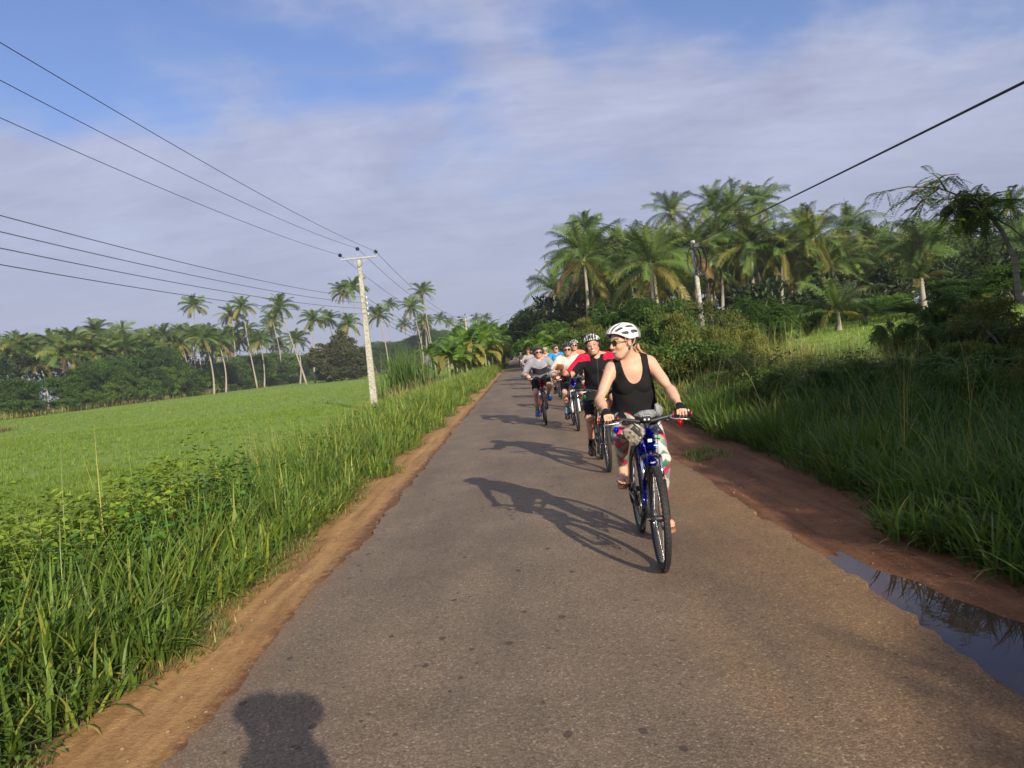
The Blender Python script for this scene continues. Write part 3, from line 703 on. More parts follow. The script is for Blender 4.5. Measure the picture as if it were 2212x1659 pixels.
# tall palms across the field (crown x, y, radius px, a lower point of the trunk, label)
LP = [(419, 660, 26, (424, 812), 'tall lone coconut palm with straight pale trunk across the rice'),
      (523, 662, 26, (541, 760), 'right one of the overlapping pair of palms under the four low wires'),
      (498, 680, 25, (505, 750), 'darker coconut palm overlapped on its right by a taller one across the rice'),
      (205, 714, 30, (220, 782), 'coconut palm with orange lower fronds standing clear above the left treeline'),
      (263, 717, 25, (274, 800), 'slim coconut palm just right of the orange-skirted one in the left treeline'),
      (243, 731, 22, None, 'shaded coconut palm half hidden behind a slim one in the left treeline'),
      (331, 729, 28, None, 'bushy yellow-green coconut palm in the middle of the left treeline'),
      (137, 764, 40, None, 'large yellow-green coconut crown above the dark bushes near the left edge'),
      (84, 782, 38, (117, 900), 'coconut palm with long bare trunk leaning over the field edge at far left'),
      (386, 722, 27, (398, 805), 'coconut palm with leaning trunk left of the tall lone palm across the rice'),
      (440, 730, 32, None, 'wide low coconut crown behind the tall lone palm across the rice'),
      (472, 742, 30, None, 'dark low coconut crown below the overlapping pair across the rice'),
      (16, 752, 26, None, 'small coconut crown touching the left edge of the photo'),
      (4, 792, 36, None, 'large coconut crown cut off by the left edge of the photo'),
      (30, 838, 36, (36, 890), 'low coconut palm under the bigger crown at the left edge'),
      (604, 663, 30, (650, 803), 'coconut palm whose thin trunk slants strongly down to the right'),
      (588, 690, 22, None, 'smaller coconut crown behind the palm with the slanting trunk'),
      (678, 690, 27, (681, 768), 'medium coconut palm with yellow heart left of the concrete pole'),
      (739, 631, 24, (760, 798), 'tallest coconut palm just left of the concrete pole, with bare trunk'),
      (762, 622, 27, (779, 806), 'tall coconut palm directly behind the concrete pole'),
      (709, 690, 22, None, 'small coconut crown between the yellow-hearted palm and the concrete pole'),
      (752, 700, 27, None, 'dark spreading coconut crown low behind the concrete pole'),
      (817, 682, 26, (831, 755), 'dark coconut palm with short visible trunk right of the concrete pole'),
      (843, 658, 16, (847, 736), 'thin small-crowned coconut palm above the tall reed clump'),
      (890, 664, 25, (900, 715), 'left palm of the close pair whose wires pass right of the concrete pole'),
      (913, 631, 24, (925, 704), 'tallest coconut palm between the reed clump and the banana plants'),
      (873, 700, 16, None, 'little coconut crown just above the reed clump'),
      (950, 688, 15, None, 'small distant coconut palm above the left end of the banana plants'),
      (972, 697, 12, None, 'tiny distant coconut palm beside the far second power pole, on its left'),
      (997, 694, 12, None, 'tiny distant coconut palm nearest the far second power pole'),
      (1029, 687, 12, None, 'left one of the last two distant palms over the road end'),
      (1050, 687, 12, None, 'right one of the last two distant palms over the road end'),
      (380, 760, 24, None, 'low coconut crown peeking over bushes left of the tall lone palm'),
      (560, 735, 26, None, 'low drooping coconut crown between the overlapping pair and the slanting palm'),
      (640, 735, 26, None, 'low coconut crown right below the palm with the slanting trunk'),
      (170, 800, 30, None, 'dull coconut crown sunk among the bushes near the left edge'),
      (300, 760, 26, None, 'coconut crown sunk behind the middle bushes of the left treeline'),
      (60, 745, 24, None, 'thin coconut crown on the skyline second from the left edge')]
for i in range(44):
    x_ = -5+i*15.5+random.uniform(-7, 7) if i < 40 else 790+i*3
    y_ = 768-(x_*.062)+random.uniform(-22, 22); Yp = max(142, min(300, 81/(abs(ray(x_, 780).x/ray(x_, 780).y)+1e-6)))*1.03
    palm(x_, y_, 1600*3.3/Yp, None, 'coconut palm crowded among others in the far treeline behind the rice', 'crowded palms of the far treeline', seed=900+i, Y=Yp+random.uniform(0, 14))
for i, (x, y, r, low, lab) in enumerate(LP):
    palm(x, y, r, low, lab, 'coconut palms beyond the rice field', seed=100+i, sc=.98)
# palms on the right
RP = [(1405, 568, 88, None, 'big coconut palm with long arching fronds left of the coiled-cable pole'),
      (1275, 590, 72, None, 'broad yellow-green coconut palm behind the riders helmets'),
      (1282, 650, 62, (1265, 690), 'low coconut palm with hanging yellow fronds over the riders'),
      (1240, 530, 50, None, 'coconut palm leaning out at the left end of the right grove'),
      (1265, 492, 38, None, 'topmost coconut crown at the left end of the right grove'),
      (1195, 625, 55, None, 'dark coconut palm nearest the road end on the right'),
      (1350, 535, 42, None, 'coconut crown between the leaning one and the big arching palm'),
      (1449, 458, 50, None, 'tall coconut palm standing alone on the skyline left of the coiled-cable pole'),
      (1540, 445, 50, (1550, 580), 'left palm of the tall trio on the right skyline'),
      (1583, 455, 66, (1545, 640), 'middle palm of the tall trio with yellow skirt and curved pale trunk'),
      (1640, 440, 52, None, 'right palm of the tall trio on the right skyline'),
      (1690, 545, 74, (1697, 665), 'coconut palm with brown dead skirt and pale straight trunk'),
      (1735, 485, 42, None, 'darker coconut crown behind the palm with the dead skirt'),
      (1830, 495, 62, None, 'large coconut palm with upright spear leaf in the middle of the right skyline'),
      (1630, 560, 52, None, 'shaded coconut palm under the tall trio'),
      (1500, 560, 55, None, 'dark coconut palm directly behind the coiled-cable pole'),
      (1945, 548, 30, (1942, 600), 'small coconut palm with thin white trunk far back on the right'),
      (1995, 500, 28, None, 'distant dark palm, left of the pair on the far right skyline'),
      (2033, 492, 24, None, 'distant dark palm, right of the pair on the far right skyline'),
      (2125, 452, 36, None, 'dark palm behind the drooping feathery branch'),
      (2182, 446, 38, None, 'dark palm nearest the right edge of the photo'),
      (2200, 520, 40, None, 'shaded palm half cut by the right edge of the photo'),
      (1770, 560, 44, None, 'shaded coconut palm between the dead-skirt palm and the spear-leaf palm'),
      (1880, 540, 36, None, 'coconut palm just right of the spear-leaf palm'),
      (2075, 520, 34, None, 'dim palm beneath the drooping feathery branch'),
      (1320, 600, 50, None, 'shaded coconut crown between the broad palm and the big arching palm'),
      (1240, 610, 50, None, 'shaded coconut crown at the foot of the leaning palm')]
for i, (x, y, r, low, lab) in enumerate(RP):
    palm(x, y, r, low, lab, 'coconut palms of the right hand grove', near=r > 40, seed=300+i, sc=.95, grow=.98)
for i in range(56):
    x_ = 1265+i*17.2+random.uniform(-12, 12); y_ = 590-62*math.sin(min(1, (x_-1200)/700)*2.2)+random.uniform(-25, 60)
    Yf = random.uniform(66, 98) if x_ < 1800 else random.uniform(75, 115)
    palm(x_, y_, 1600*3.3/Yf, None, 'shaded coconut palm standing deep inside the right hand grove', 'shaded palms inside the grove', near=True, seed=700+i, Y=Yf)
palm(1808, 672, 84, None, 'young trunkless yellowing coconut palm beside the bright meadow', None, young=True, seed=5, Y=45)
palm(1990, 600, 50, None, 'young palm with a bright yellow lower frond in the right thicket', None, young=True, seed=9, Y=42)

# ---------------------------------------------------------------- leafy bushes and trees
def leaf_cloud(seed, clumps, n, ln, wd, base, up_bias=.2, drop=.2, var=.3):
    r = np.random.default_rng(seed); P = []
    vol = np.array([c[1]**2 for c in clumps]); cnt = (n*vol/vol.sum()).astype(int)
    for (c, rad, *fl), k in zip(clumps, cnt):
        fl = fl[0] if fl else .8
        d = unit(r.normal(0, 1, (k, 3))); d[:, 2] = np.where(d[:, 2] < -.3, -d[:, 2]*.5, d[:, 2])
        sub = unit(r.normal(0, 1, (max(6, k//45), 3))); j = r.integers(0, len(sub), k)
        d = unit(d*.55+sub[j]*.9)
        rr = rad*(1-.5*r.random(k)**2)*(.78+.3*r.random(len(sub))[j])
        p = np.array(c)[None]+d*rr[:, None]*np.array([1, 1, fl])
        nr = unit(d*.6+np.array([0, 0, .7])+r.normal(0, .45, (k, 3))); up = unit(r.normal(0, .8, (k, 3))+d*.7+np.array([0, 0, up_bias-drop]))
        tone = (1+var*(r.random((len(sub), 1))*2-1))[j]*(1+.25*(r.random((k, 1))-.5))
        P.append(leaf_quads(p, nr, up, ln*(.7+.6*r.random(k)), wd*(.7+.6*r.random(k)), np.array(base)[None]*tone))
    v, q_, c = merge(P); return np_mesh('foliage', v, quads=q_, smooth=False, col=c)
def clumps_for(seed, R_, H, n, base_z=.25, flat=.75):
    r = random.Random(seed); out_ = []
    for i in range(n):
        a = r.random()*6.28; q = math.sqrt(r.random()); z = base_z+(1-base_z)*r.random()**.8
        env = math.sqrt(max(.05, 1-((z-.45)/.62)**2))
        out_.append(((R_*q*env*math.cos(a)*.8, R_*q*env*math.sin(a)*.8, H*z*.88), R_*r.uniform(.24, .42), flat))
    return out_
def stems(clumps, r0, H, n=7):
    mb = MB()
    for c, rad, *_ in clumps[:n]:
        mb.tube([(0, 0, -.1), (c[0]*.25, c[1]*.25, c[2]*.4), (c[0]*.6, c[1]*.6, c[2]*.75), c], [r0, r0*.7, r0*.45, r0*.15], M['bark'], n=6)
    return mb
def feather_mesh(seed, H, R_, nb, base, sz=1.0):
    """drooping twice-divided leaves on arching branches"""
    r = np.random.default_rng(seed); P = []; mb = MB()
    for i in range(nb):
        a = i*2.4+r.normal(0, .3); reach = R_*(.35+.65*r.random()); top = H*(.5+.5*r.random())
        s = np.linspace(0, 1, 9); arc = np.stack([reach*s**1.2*math.cos(a), reach*s**1.2*math.sin(a), top*np.sin(s*1.9)/math.sin(1.57)*1.0*np.minimum(1, 1.2-.2*s)], 1)
        mb.tube([tuple(p) for p in arc], [.03*(1-.8*q) for q in s], M['bark'], n=5)
        for k in range(16):
            t = .3+.7*k/15; p0 = np.array([np.interp(t, s, arc[:, q]) for q in range(3)])
            for sg in (0, 1, 2):
                d = unit(np.array([math.cos(a+r.normal(0, 1.3)), math.sin(a+r.normal(0, 1.3)), r.normal(-.1, .4)]))
                L_ = .42*sz*(.7+.6*r.random()); m_ = 13; u = np.linspace(.1, 1, m_)
                c0 = p0[None]+d[None]*(u*L_)[:, None]+np.array([0, 0, -1])[None]*(.25*sz*u**2*.6)[:, None]
                sd_ = unit(np.cross(d, np.array([0, 0, 1.])))
                for g_ in (-1, 1):
                    up = unit(sd_[None]*g_+d[None]*.35+np.array([0, 0, -.15])[None]+r.normal(0, .08, (m_, 3)))
                    P.append(leaf_quads(c0, np.tile([0, 0, 1.], (m_, 1))+r.normal(0, .2, (m_, 3)), up, np.full(m_, .12*sz)*np.sin(.5+u*2.2), np.full(m_, .045*sz), np.array(base)[None]*(1+.3*(r.random((m_, 1))-.5))))
    v, q_, c = merge(P); return np_mesh('foliage', v, quads=q_, smooth=False, col=c), mb
def make_plant(name, fol, stem_mb, label, cat):
    root = empty(name); root['label'] = label; root['category'] = cat
    link('foliage', fol, M['leaf'], root); stem_mb.build('stem', None, root); return root
protos = {}
def proto(key, name, seed, R_, H, n, nl, ln, wd, base, cat='bush', r0=.06, **k):
    c = clumps_for(seed, R_, H, n, **{q: v for q, v in k.items() if q in ('base_z', 'flat')})
    protos[key] = make_plant(name, leaf_cloud(seed, c, nl, ln, wd, base, **{q: v for q, v in k.items() if q not in ('base_z', 'flat')}), stems(c, r0, H), '', cat)
    protos[key]['h'] = H; protos[key]['r'] = R_; protos[key]['used'] = 0
proto('dark', 'leafy_bush', 51, 2.6, 3.6, 26, 9000, .17, .10, (.058, .12, .018))
proto('mid', 'leafy_bush', 52, 2.4, 3.0, 24, 9000, .16, .09, (.092, .165, .026))
proto('low', 'low_shrub', 53, 1.6, 1.7, 18, 7000, .10, .055, (.075, .13, .025))
proto('olive', 'low_shrub', 54, 1.5, 1.8, 16, 6500, .11, .04, (.13, .15, .035), up_bias=.6)
proto('tree', 'broadleaf_tree', 55, 3.4, 7.5, 34, 14000, .20, .11, (.052, .105, .018), cat='tree', r0=.16, base_z=.30)
proto('maroon', 'broadleaf_tree', 56, 3.0, 6.4, 30, 9000, .34, .20, (.075, .085, .035), cat='tree', r0=.14, base_z=.12)
for key, nm, sd_, H, R_, nb, base, sz in (('feather', 'feathery_shrub', 61, 3.0, 1.9, 26, (.065, .135, .022), 1.15), ('feather_small', 'feathery_shrub', 62, 1.7, 1.3, 20, (.08, .15, .03), .8)):
    f_, mb_ = feather_mesh(sd_, H, R_, nb, base, sz); protos[key] = make_plant(nm, f_, mb_, '', 'shrub'); protos[key]['h'] = H; protos[key]['r'] = R_; protos[key]['used'] = 0
def place(key, x, y, s=1.0, label='', group=None, sz=None, rz=None, z=None):
    p = protos[key]
    o = p if not p['used'] else copy_tree(p); p['used'] = 1
    o.location = (x, y, float(height(x, y)) if z is None else z); o.rotation_euler = (0, 0, random.random()*6.28 if rz is None else rz); o.scale = (s, s, (sz or 1)*s)
    o['label'] = label
    if group: o['group'] = group
    elif 'group' in o: del o['group']
    return o
def place_px(key, px, py_top, Y, label, group=None, s=None, hz=None):
    """puts a plant so that its top shows at (px, py_top) at distance Y"""
    T = at(px, py_top, Y); g_ = float(height(T.x, Y)); H = T.z-g_; p = protos[key]
    s_ = s or H/p['h']
    return place(key, T.x, Y, s_, label, group, sz=(H/(p['h']*s_)))
# treeline across the rice field: px, top py, distance, kind
TL = []
def shore(px):                                     # distance of the far side of the field at this column
    d = ray(px, 800); X = -79.0; return min(330, max(74, X/(d.x/d.y)))
r_ = random.Random(3)
line = [(20, 820, 'dark'), (60, 870, 'mid'), (130, 815, 'dark'), (165, 790, 'tree'), (205, 780, 'dark'), (240, 765, 'tree'), (275, 772, 'dark'), (305, 770, 'tree'), (335, 745, 'tree'), (352, 755, 'dark'),
        (372, 775, 'mid'), (395, 800, 'dark'), (420, 800, 'mid'), (447, 795, 'mid'), (472, 780, 'tree'), (500, 775, 'mid'), (525, 765, 'tree'), (552, 765, 'mid'), (580, 760, 'tree'), (605, 762, 'mid'),
        (632, 765, 'tree'), (655, 770, 'mid'), (680, 765, 'dark'), (728, 712, 'maroon'), (700, 740, 'maroon'), (757, 745, 'maroon'), (790, 750, 'dark'), (812, 735, 'tree'), (835, 740, 'mid'), (860, 735, 'tree'), (885, 728, 'tree'), (905, 720, 'tree'),
        (930, 706, 'tree'), (948, 712, 'tree'), (965, 715, 'mid'), (985, 712, 'tree'), (1005, 712, 'dark'), (1025, 710, 'tree'), (1045, 708, 'dark'), (1062, 712, 'tree')]
KN = {'dark': 'dark rounded bush', 'mid': 'mid-green leafy bush', 'tree': 'dense green tree', 'maroon': 'dark brownish large-leaved tree'}
line.sort(); cnt_ = {}
tot_ = {k: sum(1 for a in line if a[2] == k) for k in KN}
for px, py, k in line:
    cnt_[k] = cnt_.get(k, 0)+1
    Y = shore(px)*(1.0 if px > 690 else 1.02)
    if k == 'maroon': Y = 185
    place_px(k, px, py, Y, f'{KN[k]} along the far field edge, {ORD[cnt_[k]-1]} from the left', 'bushes and trees along the far field edge',
             s={'dark': 2.0, 'mid': 1.7, 'tree': 1.5, 'maroon': 1.5}[k]*(Y/150 if Y > 120 else .9))
    if px < 700:
        place_px('mid' if k != 'mid' else 'dark', px+12, py+42+r_.random()*14, Y*.985, f'low bush at the far rice edge, {ORD[len(TL)]} from the left', 'low bushes at the rice edge', s=1.5*max(1, Y/150)*.9); TL.append(1)
# dark backing wood far behind, one mass nobody could count
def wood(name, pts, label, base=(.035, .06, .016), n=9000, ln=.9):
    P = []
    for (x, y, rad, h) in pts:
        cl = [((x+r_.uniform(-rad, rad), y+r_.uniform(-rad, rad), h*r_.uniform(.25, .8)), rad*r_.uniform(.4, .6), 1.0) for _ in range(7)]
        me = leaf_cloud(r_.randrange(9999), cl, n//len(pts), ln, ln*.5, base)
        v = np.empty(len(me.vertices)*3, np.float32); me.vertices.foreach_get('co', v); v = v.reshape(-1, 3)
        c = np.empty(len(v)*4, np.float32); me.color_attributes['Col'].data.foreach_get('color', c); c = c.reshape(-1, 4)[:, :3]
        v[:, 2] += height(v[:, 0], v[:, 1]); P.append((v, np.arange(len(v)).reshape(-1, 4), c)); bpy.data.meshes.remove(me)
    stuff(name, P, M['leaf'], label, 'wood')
wood('far_wood', [(-92-5*(i % 3), 70+i*9, 7, 10+3*(i % 2)) for i in range(30)]+[(-84+i*9, 345, 8, 10) for i in range(12)]+[(-60-i*5, 62+i*-1.0+8, 5, 4) for i in range(6)], 'continuous dark wood seen between the palms across the rice', n=60000, ln=.8)
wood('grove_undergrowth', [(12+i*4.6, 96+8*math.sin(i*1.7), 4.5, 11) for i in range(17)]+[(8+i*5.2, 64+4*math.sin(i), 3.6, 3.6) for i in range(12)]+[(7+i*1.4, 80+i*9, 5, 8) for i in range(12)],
     'deep shaded undergrowth between the trunks of the right coconut grove', n=90000, ln=.6, base=(.040, .065, .018))  # base colour darkened to stand in for the shade under the palms
# trees closing the end of the road
for i, (px, py, Y, k, s_) in enumerate([(1085, 712, 190, 'tree', 1.6), (1068, 722, 170, 'dark', 2.0), (1100, 725, 230, 'tree', 1.7), (1118, 716, 215, 'tree', 1.8), (1140, 690, 120, 'tree', 1.2), (1155, 655, 100, 'tree', 1.25), (1135, 672, 105, 'tree', 1.0), (1128, 700, 140, 'dark', 1.6),
                                   (1078, 730, 150, 'mid', 1.3), (1058, 712, 165, 'tree', 1.3), (1088, 728, 200, 'tree', 1.3), (1172, 690, 80, 'dark', 1.4), (1190, 700, 66, 'dark', 1.2), (1150, 715, 95, 'mid', 1.2)]):
    place_px(k, px, py, Y, f'dark tree mass where the road vanishes, {ORD[i]} counted from the left field side', 'trees around the road end', s=s_)
# scrub on the right bank: column, top row, distance, kind, width scale, what it looks like
SC = [(1215, 725, 44, 'olive', 1.10, 'olive bush behind the last riders'), (1240, 715, 40, 'low', 1.19, 'pale green bush left of the striped helmet'), (1290, 690, 40, 'olive', 1.27, 'yellow-green scrub right behind the black and white helmet'),
      (1320, 645, 46, 'feather', 1.19, 'bluish feathery shrub below the big arching palm'), (1370, 640, 44, 'feather', 1.19, 'feathery shrub at the foot of the big arching palm trunk'), (1430, 655, 42, 'mid', 0.85, 'bright green bush left of the coiled-cable pole'),
      (1395, 690, 30, 'olive', 1.08, 'olive scrub above the leading helmet'), (1450, 685, 28, 'low', 1.08, 'green scrub left of the golden grass at the pole foot'), (1350, 700, 30, 'low', 1.01, 'green scrub just behind the leading helmet'),
      (1490, 680, 27, 'olive', 1.15, 'golden scrub hiding the foot of the coiled-cable pole'), (1545, 655, 30, 'olive', 1.15, 'tall golden-green scrub right of the coiled-cable pole'), (1590, 660, 32, 'feather', 0.79, 'feathery bush under the curved pale palm trunk'),
      (1640, 640, 38, 'feather', 1.10, 'feathery shrub left of the dead-skirt palm'), (1655, 685, 30, 'feather_small', 1.1, 'low feathery bush at the left end of the meadow'), (1740, 660, 46, 'feather', 1.02, 'feathery bush behind the left end of the meadow'),
      (1600, 720, 24, 'olive', 0.8, 'olive scrub left of the meadow'), (1540, 740, 22, 'low', 0.8, 'shaded green scrub over the tall verge grass'), (1470, 735, 20, 'low', 1.01, 'shaded scrub right of the leading rider shoulder'),
      (1420, 745, 20, 'olive', 0.94, 'scrub directly behind the leading rider shoulder'), (1390, 765, 24, 'low', 0.94, 'scrub seen between the leading rider and the bank'),
      (1930, 690, 19, 'feather_small', 0.5, 'dark feathery shrub standing in front of the meadow'), 
      (1760, 812, 12, 'low', 0.4, 'dark low scrub at the front left of the meadow'), (2025, 690, 15, 'feather_small', 0.5, 'feathery shrub at the right end of the meadow'), 
      (2075, 620, 18, 'feather', 0.62, 'tall feathery shrub at upper right below the drooping branches'), (2130, 670, 14, 'feather', .45, 'feathery bush under the curved bare trunk'), (2195, 650, 13, 'olive', .8, 'brownish bush cut by the right edge'),
      (2080, 740, 12, 'low', .5, 'dark bush below the tall feathery shrub'), (2175, 745, 11, 'low', .5, 'nearly black bush low at the right edge'), (2030, 790, 11, 'low', 0.42, 'shaded low bush right of the front scrub'), 
      (2090, 790, 9, 'low', 0.50, 'black shaded shrub behind the tall arching grass'), (2200, 810, 9.5, 'low', .4, 'black shaded bush at the right edge above the arching grass'), (1900, 800, 10.5, 'low', 0.41, 'shaded shrub in the dark band under the meadow'),
      (1980, 645, 44, 'feather', 1.1, 'shaded feathery bush below the white-trunked palm'), (1900, 640, 54, 'mid', 1.2, 'green bush behind the right half of the meadow'), (2050, 600, 44, 'tree', .8, 'dark tree under the far right palms'),
      (2190, 560, 36, 'tree', .6, 'tall dark tree at the right edge'), (2110, 640, 30, 'olive', 1.0, 'brownish bush left of the curved bare trunk'), (1870, 650, 50, 'dark', 1.0, 'shaded bush right of the young yellowing palm'), 
      (1700, 820, 13, 'low', 0.39, 'shaded scrub above the lit verge grass'), (1620, 800, 15, 'olive', 0.44, 'brownish scrub above the lit verge grass'), (1560, 800, 17, 'low', 0.5, 'scrub at the left end of the shaded band'), (1790, 830, 11.5, 'low', 0.33, 'black shaded scrub above the tall verge grass')]
SC += [(1650, 792, 12.5, 'low', .42, 'small scrub on the dark bank, leftmost of the front row'), (1720, 790, 11.5, 'feather_small', .4, 'small feathery scrub on the dark bank under the meadow'), (1835, 775, 11.5, 'low', .45, 'small scrub on the dark bank below the young yellowing palm'),
       (1960, 765, 11, 'feather_small', .5, 'feathery scrub on the dark bank right of the meadow centre'), (2110, 765, 10, 'feather_small', .55, 'feathery scrub in the shade near the right edge'), (2060, 745, 12.5, 'olive', .5, 'brown shaded scrub right of the meadow'), (2190, 770, 9, 'olive', .45, 'brown shaded scrub touching the right edge')]
for px, py, Y, k, s_, lab in SC:
    place_px(k, px, py, Y, lab, None, s=s_)
# leaning feathery branch tree at the right
def leaning_tree():
    root = empty('feathery_tree', (9.4, 11.5, float(height(9.4, 11.5)))); tag(root, 'leaning tree with feathery drooping branches against the sky at right', 'tree')
    A = at(2200, 640, 12)-Vector(root.location); B = at(2165, 500, 12)-Vector(root.location)
    Cc = at(2090, 430, 12)-Vector(root.location); E = at(2000, 395, 12)-Vector(root.location)
    mb = MB(); path = [Vector((0, 0, -.2)), A.lerp(Vector((0, 0, 0)), .4), A, A.lerp(B, .5)+Vector((.08, 0, .05)), B, B.lerp(Cc, .5)+Vector((0, 0, .12)), Cc, E]
    mb.tube(path, [.062, .056, .048, .042, .036, .028, .018, .007], M['trunk'], n=8)
    br = []
    rr = random.Random(8)
    for i in range(30):
        k = rr.uniform(4.5, 6.99); j = int(k); p = path[j].lerp(path[min(j+1, 7)], k-j)
        d = Vector((rr.uniform(-1, .8), rr.uniform(-.8, .8), rr.uniform(-.9, .5))).normalized(); q_ = p+d*rr.uniform(.4, .9)
        mb.tube([p, p.lerp(q_, .5)+Vector((0, 0, .06)), q_], [.018, .012, .004], M['bark'], n=5); br.append((p, q_))
    mb.build('trunk', None, root)
    r = np.random.default_rng(4); P = []
    for p, q_ in br:
        for k in range(11):
            p0 = np.array(p.lerp(q_, .2+.8*k/10)); d = unit(np.array([r.normal(-.2, .8), r.normal(0, .8), r.normal(-.25, .4)]))
            m_ = 15; u = np.linspace(.08, 1, m_); L_ = .34*(.7+.6*r.random())
            c0 = p0[None]+d[None]*(u*L_)[:, None]+np.array([0, 0, -1])[None]*(.16*u**2)[:, None]; sd_ = unit(np.cross(d, np.array([0, 0, 1.])))
            for g_ in (-1, 1):
                P.append(leaf_quads(c0, np.tile([0, 0, 1.], (m_, 1))+r.normal(0, .2, (m_, 3)), unit(sd_[None]*g_+d[None]*.3+r.normal(0, .08, (m_, 3))), np.full(m_, .085)*np.sin(.5+u*2.2), np.full(m_, .022), np.array((.10, .165, .04))[None]*(1+.3*(r.random((m_, 1))-.5))))
    v, q2, c = merge(P); link('foliage', np_mesh('foliage', v, quads=q2, col=c), M['leaf'], root)
leaning_tree()
# bare curved trunk palm at right (papaya like)
# shade trees behind the camera on the right: their shadow lies over the right bank
for i, (x, y, s_) in enumerate([(11.5, -9.5, 1.15), (11.1, -5.6, 1.12), (11.4, -2.2, 1.1), (12.6, 1.2, 1.1), (14.5, 4.0, .95), (15.8, -7.5, 1.4), (16.4, -2, 1.4), (18, 2.2, 1.25), (11.4, -13.8, 1.1), (20.5, -1.5, 1.3), (14.5, -13, 1.3)]):
    place('tree', x, y, s_, 'big shade tree standing right of the road behind the photographer', 'shade trees behind the photographer')
for i, (x, y, s_) in enumerate([(8.3, -4.2, .8), (8.2, -8.2, .8), (8.6, -.8, .75), (9.6, 2.4, .66), (10.2, 6.3, .85), (12.2, 9.2, .85)]):
    place('tree', x, y, s_, 'smaller shade tree right of the road behind the photographer', 'shade trees behind the photographer')
for i, (x, y, s_) in enumerate([(9.2, -2.6, .8), (8.6, 1.2, .6), (10.5, 3.0, .6)]):
    place('dark', x, y, s_, 'leafy bush on the right verge behind the photographer', 'bushes behind the photographer')
# bananas
def banana_proto(seed):
    r = np.random.default_rng(seed); root = empty('banana_plant'); VV, QQ, CC = [], [], []; b = 0
    mb = MB()
    for s_ in range(3):
        sx, sy = r.normal(0, .45, 2); hh = 1.5+r.random()*1.0
        mb.tube([(sx, sy, -.1), (sx*1.05, sy, hh*.5), (sx*1.1, sy, hh)], [.13, .10, .06], M['stem'], n=8)
        for i in range(9):
            a = i*2.4+r.random(); el = R(80-i*9+r.normal(0, 5)); L_ = 2.3*(.8+.4*r.random()); S = 16; t = np.linspace(0, 1, S+1)
            an = el-R(95)*t**1.6; hx = np.concatenate([[0], np.cumsum(np.cos(an[1:]))])/S*L_; hz = np.concatenate([[0], np.cumsum(np.sin(an[1:]))])/S*L_
            c, s = math.cos(a), math.sin(a); C = np.stack([sx*1.1+hx*c, sy+hx*s, hh+hz], 1)
            w = .30*np.sin(np.clip(t*1.05+.02, 0, 1)*math.pi)**.55*(t > .12)+.02; sv = np.array([-s, c, 0.])
            for sg in (-1, 1):
                gap = (r.random(S) > .12)
                dr = -.35*w
                for k in range(S):
                    if not gap[k] and k > 3: w_ = .55
                    else: w_ = 1
                    e0 = C[k]+sv*sg*w[k]*w_+np.array([0, 0, dr[k]+w[k]*.35]); e1 = C[k+1]+sv*sg*w[k+1]*w_*.97+np.array([0, 0, dr[k+1]+w[k+1]*.3])
                    VV += [C[k], C[k+1], e1, e0]; QQ.append([b, b+1, b+2, b+3]); b += 4
                    g_ = np.array((.15, .26, .035))*(1+.3*(r.random()-.5)) if i < 7 else np.array((.26, .24, .06)); CC += [g_*1.15, g_*1.15, g_, g_]
    link('leaves', np_mesh('leaves', np.array(VV), quads=np.array(QQ), col=np.array(CC)), M['banana'], root); mb.build('stem', None, root)
    return root
M['stem'] = pmat('banana_stem', (.16, .20, .06), .6, scale=6, var=.3)
bp_ = [banana_proto(71), banana_proto(72), banana_proto(73)]; used_ = [0, 0, 0]
bl = [(985, 745, 66), (965, 765, 62), (1000, 722, 72), (1015, 745, 74), (1025, 720, 80), (1040, 735, 84), (1048, 715, 92), (1060, 722, 98), (1035, 722, 88), (1070, 716, 108), (1075, 728, 104), (1010, 715, 86), (975, 735, 72), (1005, 728, 92), (1028, 712, 100), (1045, 722, 78), (1065, 708, 120), (990, 722, 84), (1055, 712, 116), (995, 735, 80)]
bl.sort()
for i, (px, py, Y) in enumerate(bl):
    j = i % 3; o = bp_[j] if not used_[j] else copy_tree(bp_[j]); used_[j] = 1
    T = at(px, py, Y); g_ = float(height(T.x, Y)); s_ = max(1.1, (T.z-g_)/3.1)
    o.location = (T.x, Y, g_); o.scale = (s_,)*3; o.rotation_euler = (0, 0, i*1.3)
    tag(o, f'banana plant with broad bright leaves by the road, {ORD[i]} from the left', 'banana plant', 'banana plants beside the road')
T = at(1200, 735, 40); o = copy_tree(bp_[0]); o.location = (T.x, 40, float(height(T.x, 40))); o.scale = (.75,)*3; tag(o, 'small banana plant right of the road behind the blue-shirted rider', 'banana plant'); del o['group']
# tall reed clump
P_ = []
c_ = at(875, 800, 52); k = 26; xx = c_.x+rng.normal(0, .75, k); yy = 52+rng.normal(0, .8, k)
P_.append(tussocks(xx, yy, 26, 3.0, .055, (.10, .17, .04), spread=.4, lean=.12, bend=.55, segs=6, hv=.35, yellow=.1))
P_.append(tussocks(xx+.3, yy-.3, 10, 1.3, .06, (.34, .27, .15), spread=.5, lean=.25, bend=.5, segs=4))
v, q2, c = merge(P_); o = link('reed_clump', np_mesh('reed_clump', v, quads=q2, col=c), M['grass']); tag(o, 'tall clump of cane-like reeds with dry stalks right of the concrete pole', 'reeds')
M['amber'] = pmat('amber_reflector', (.75, .45, .02), .3)
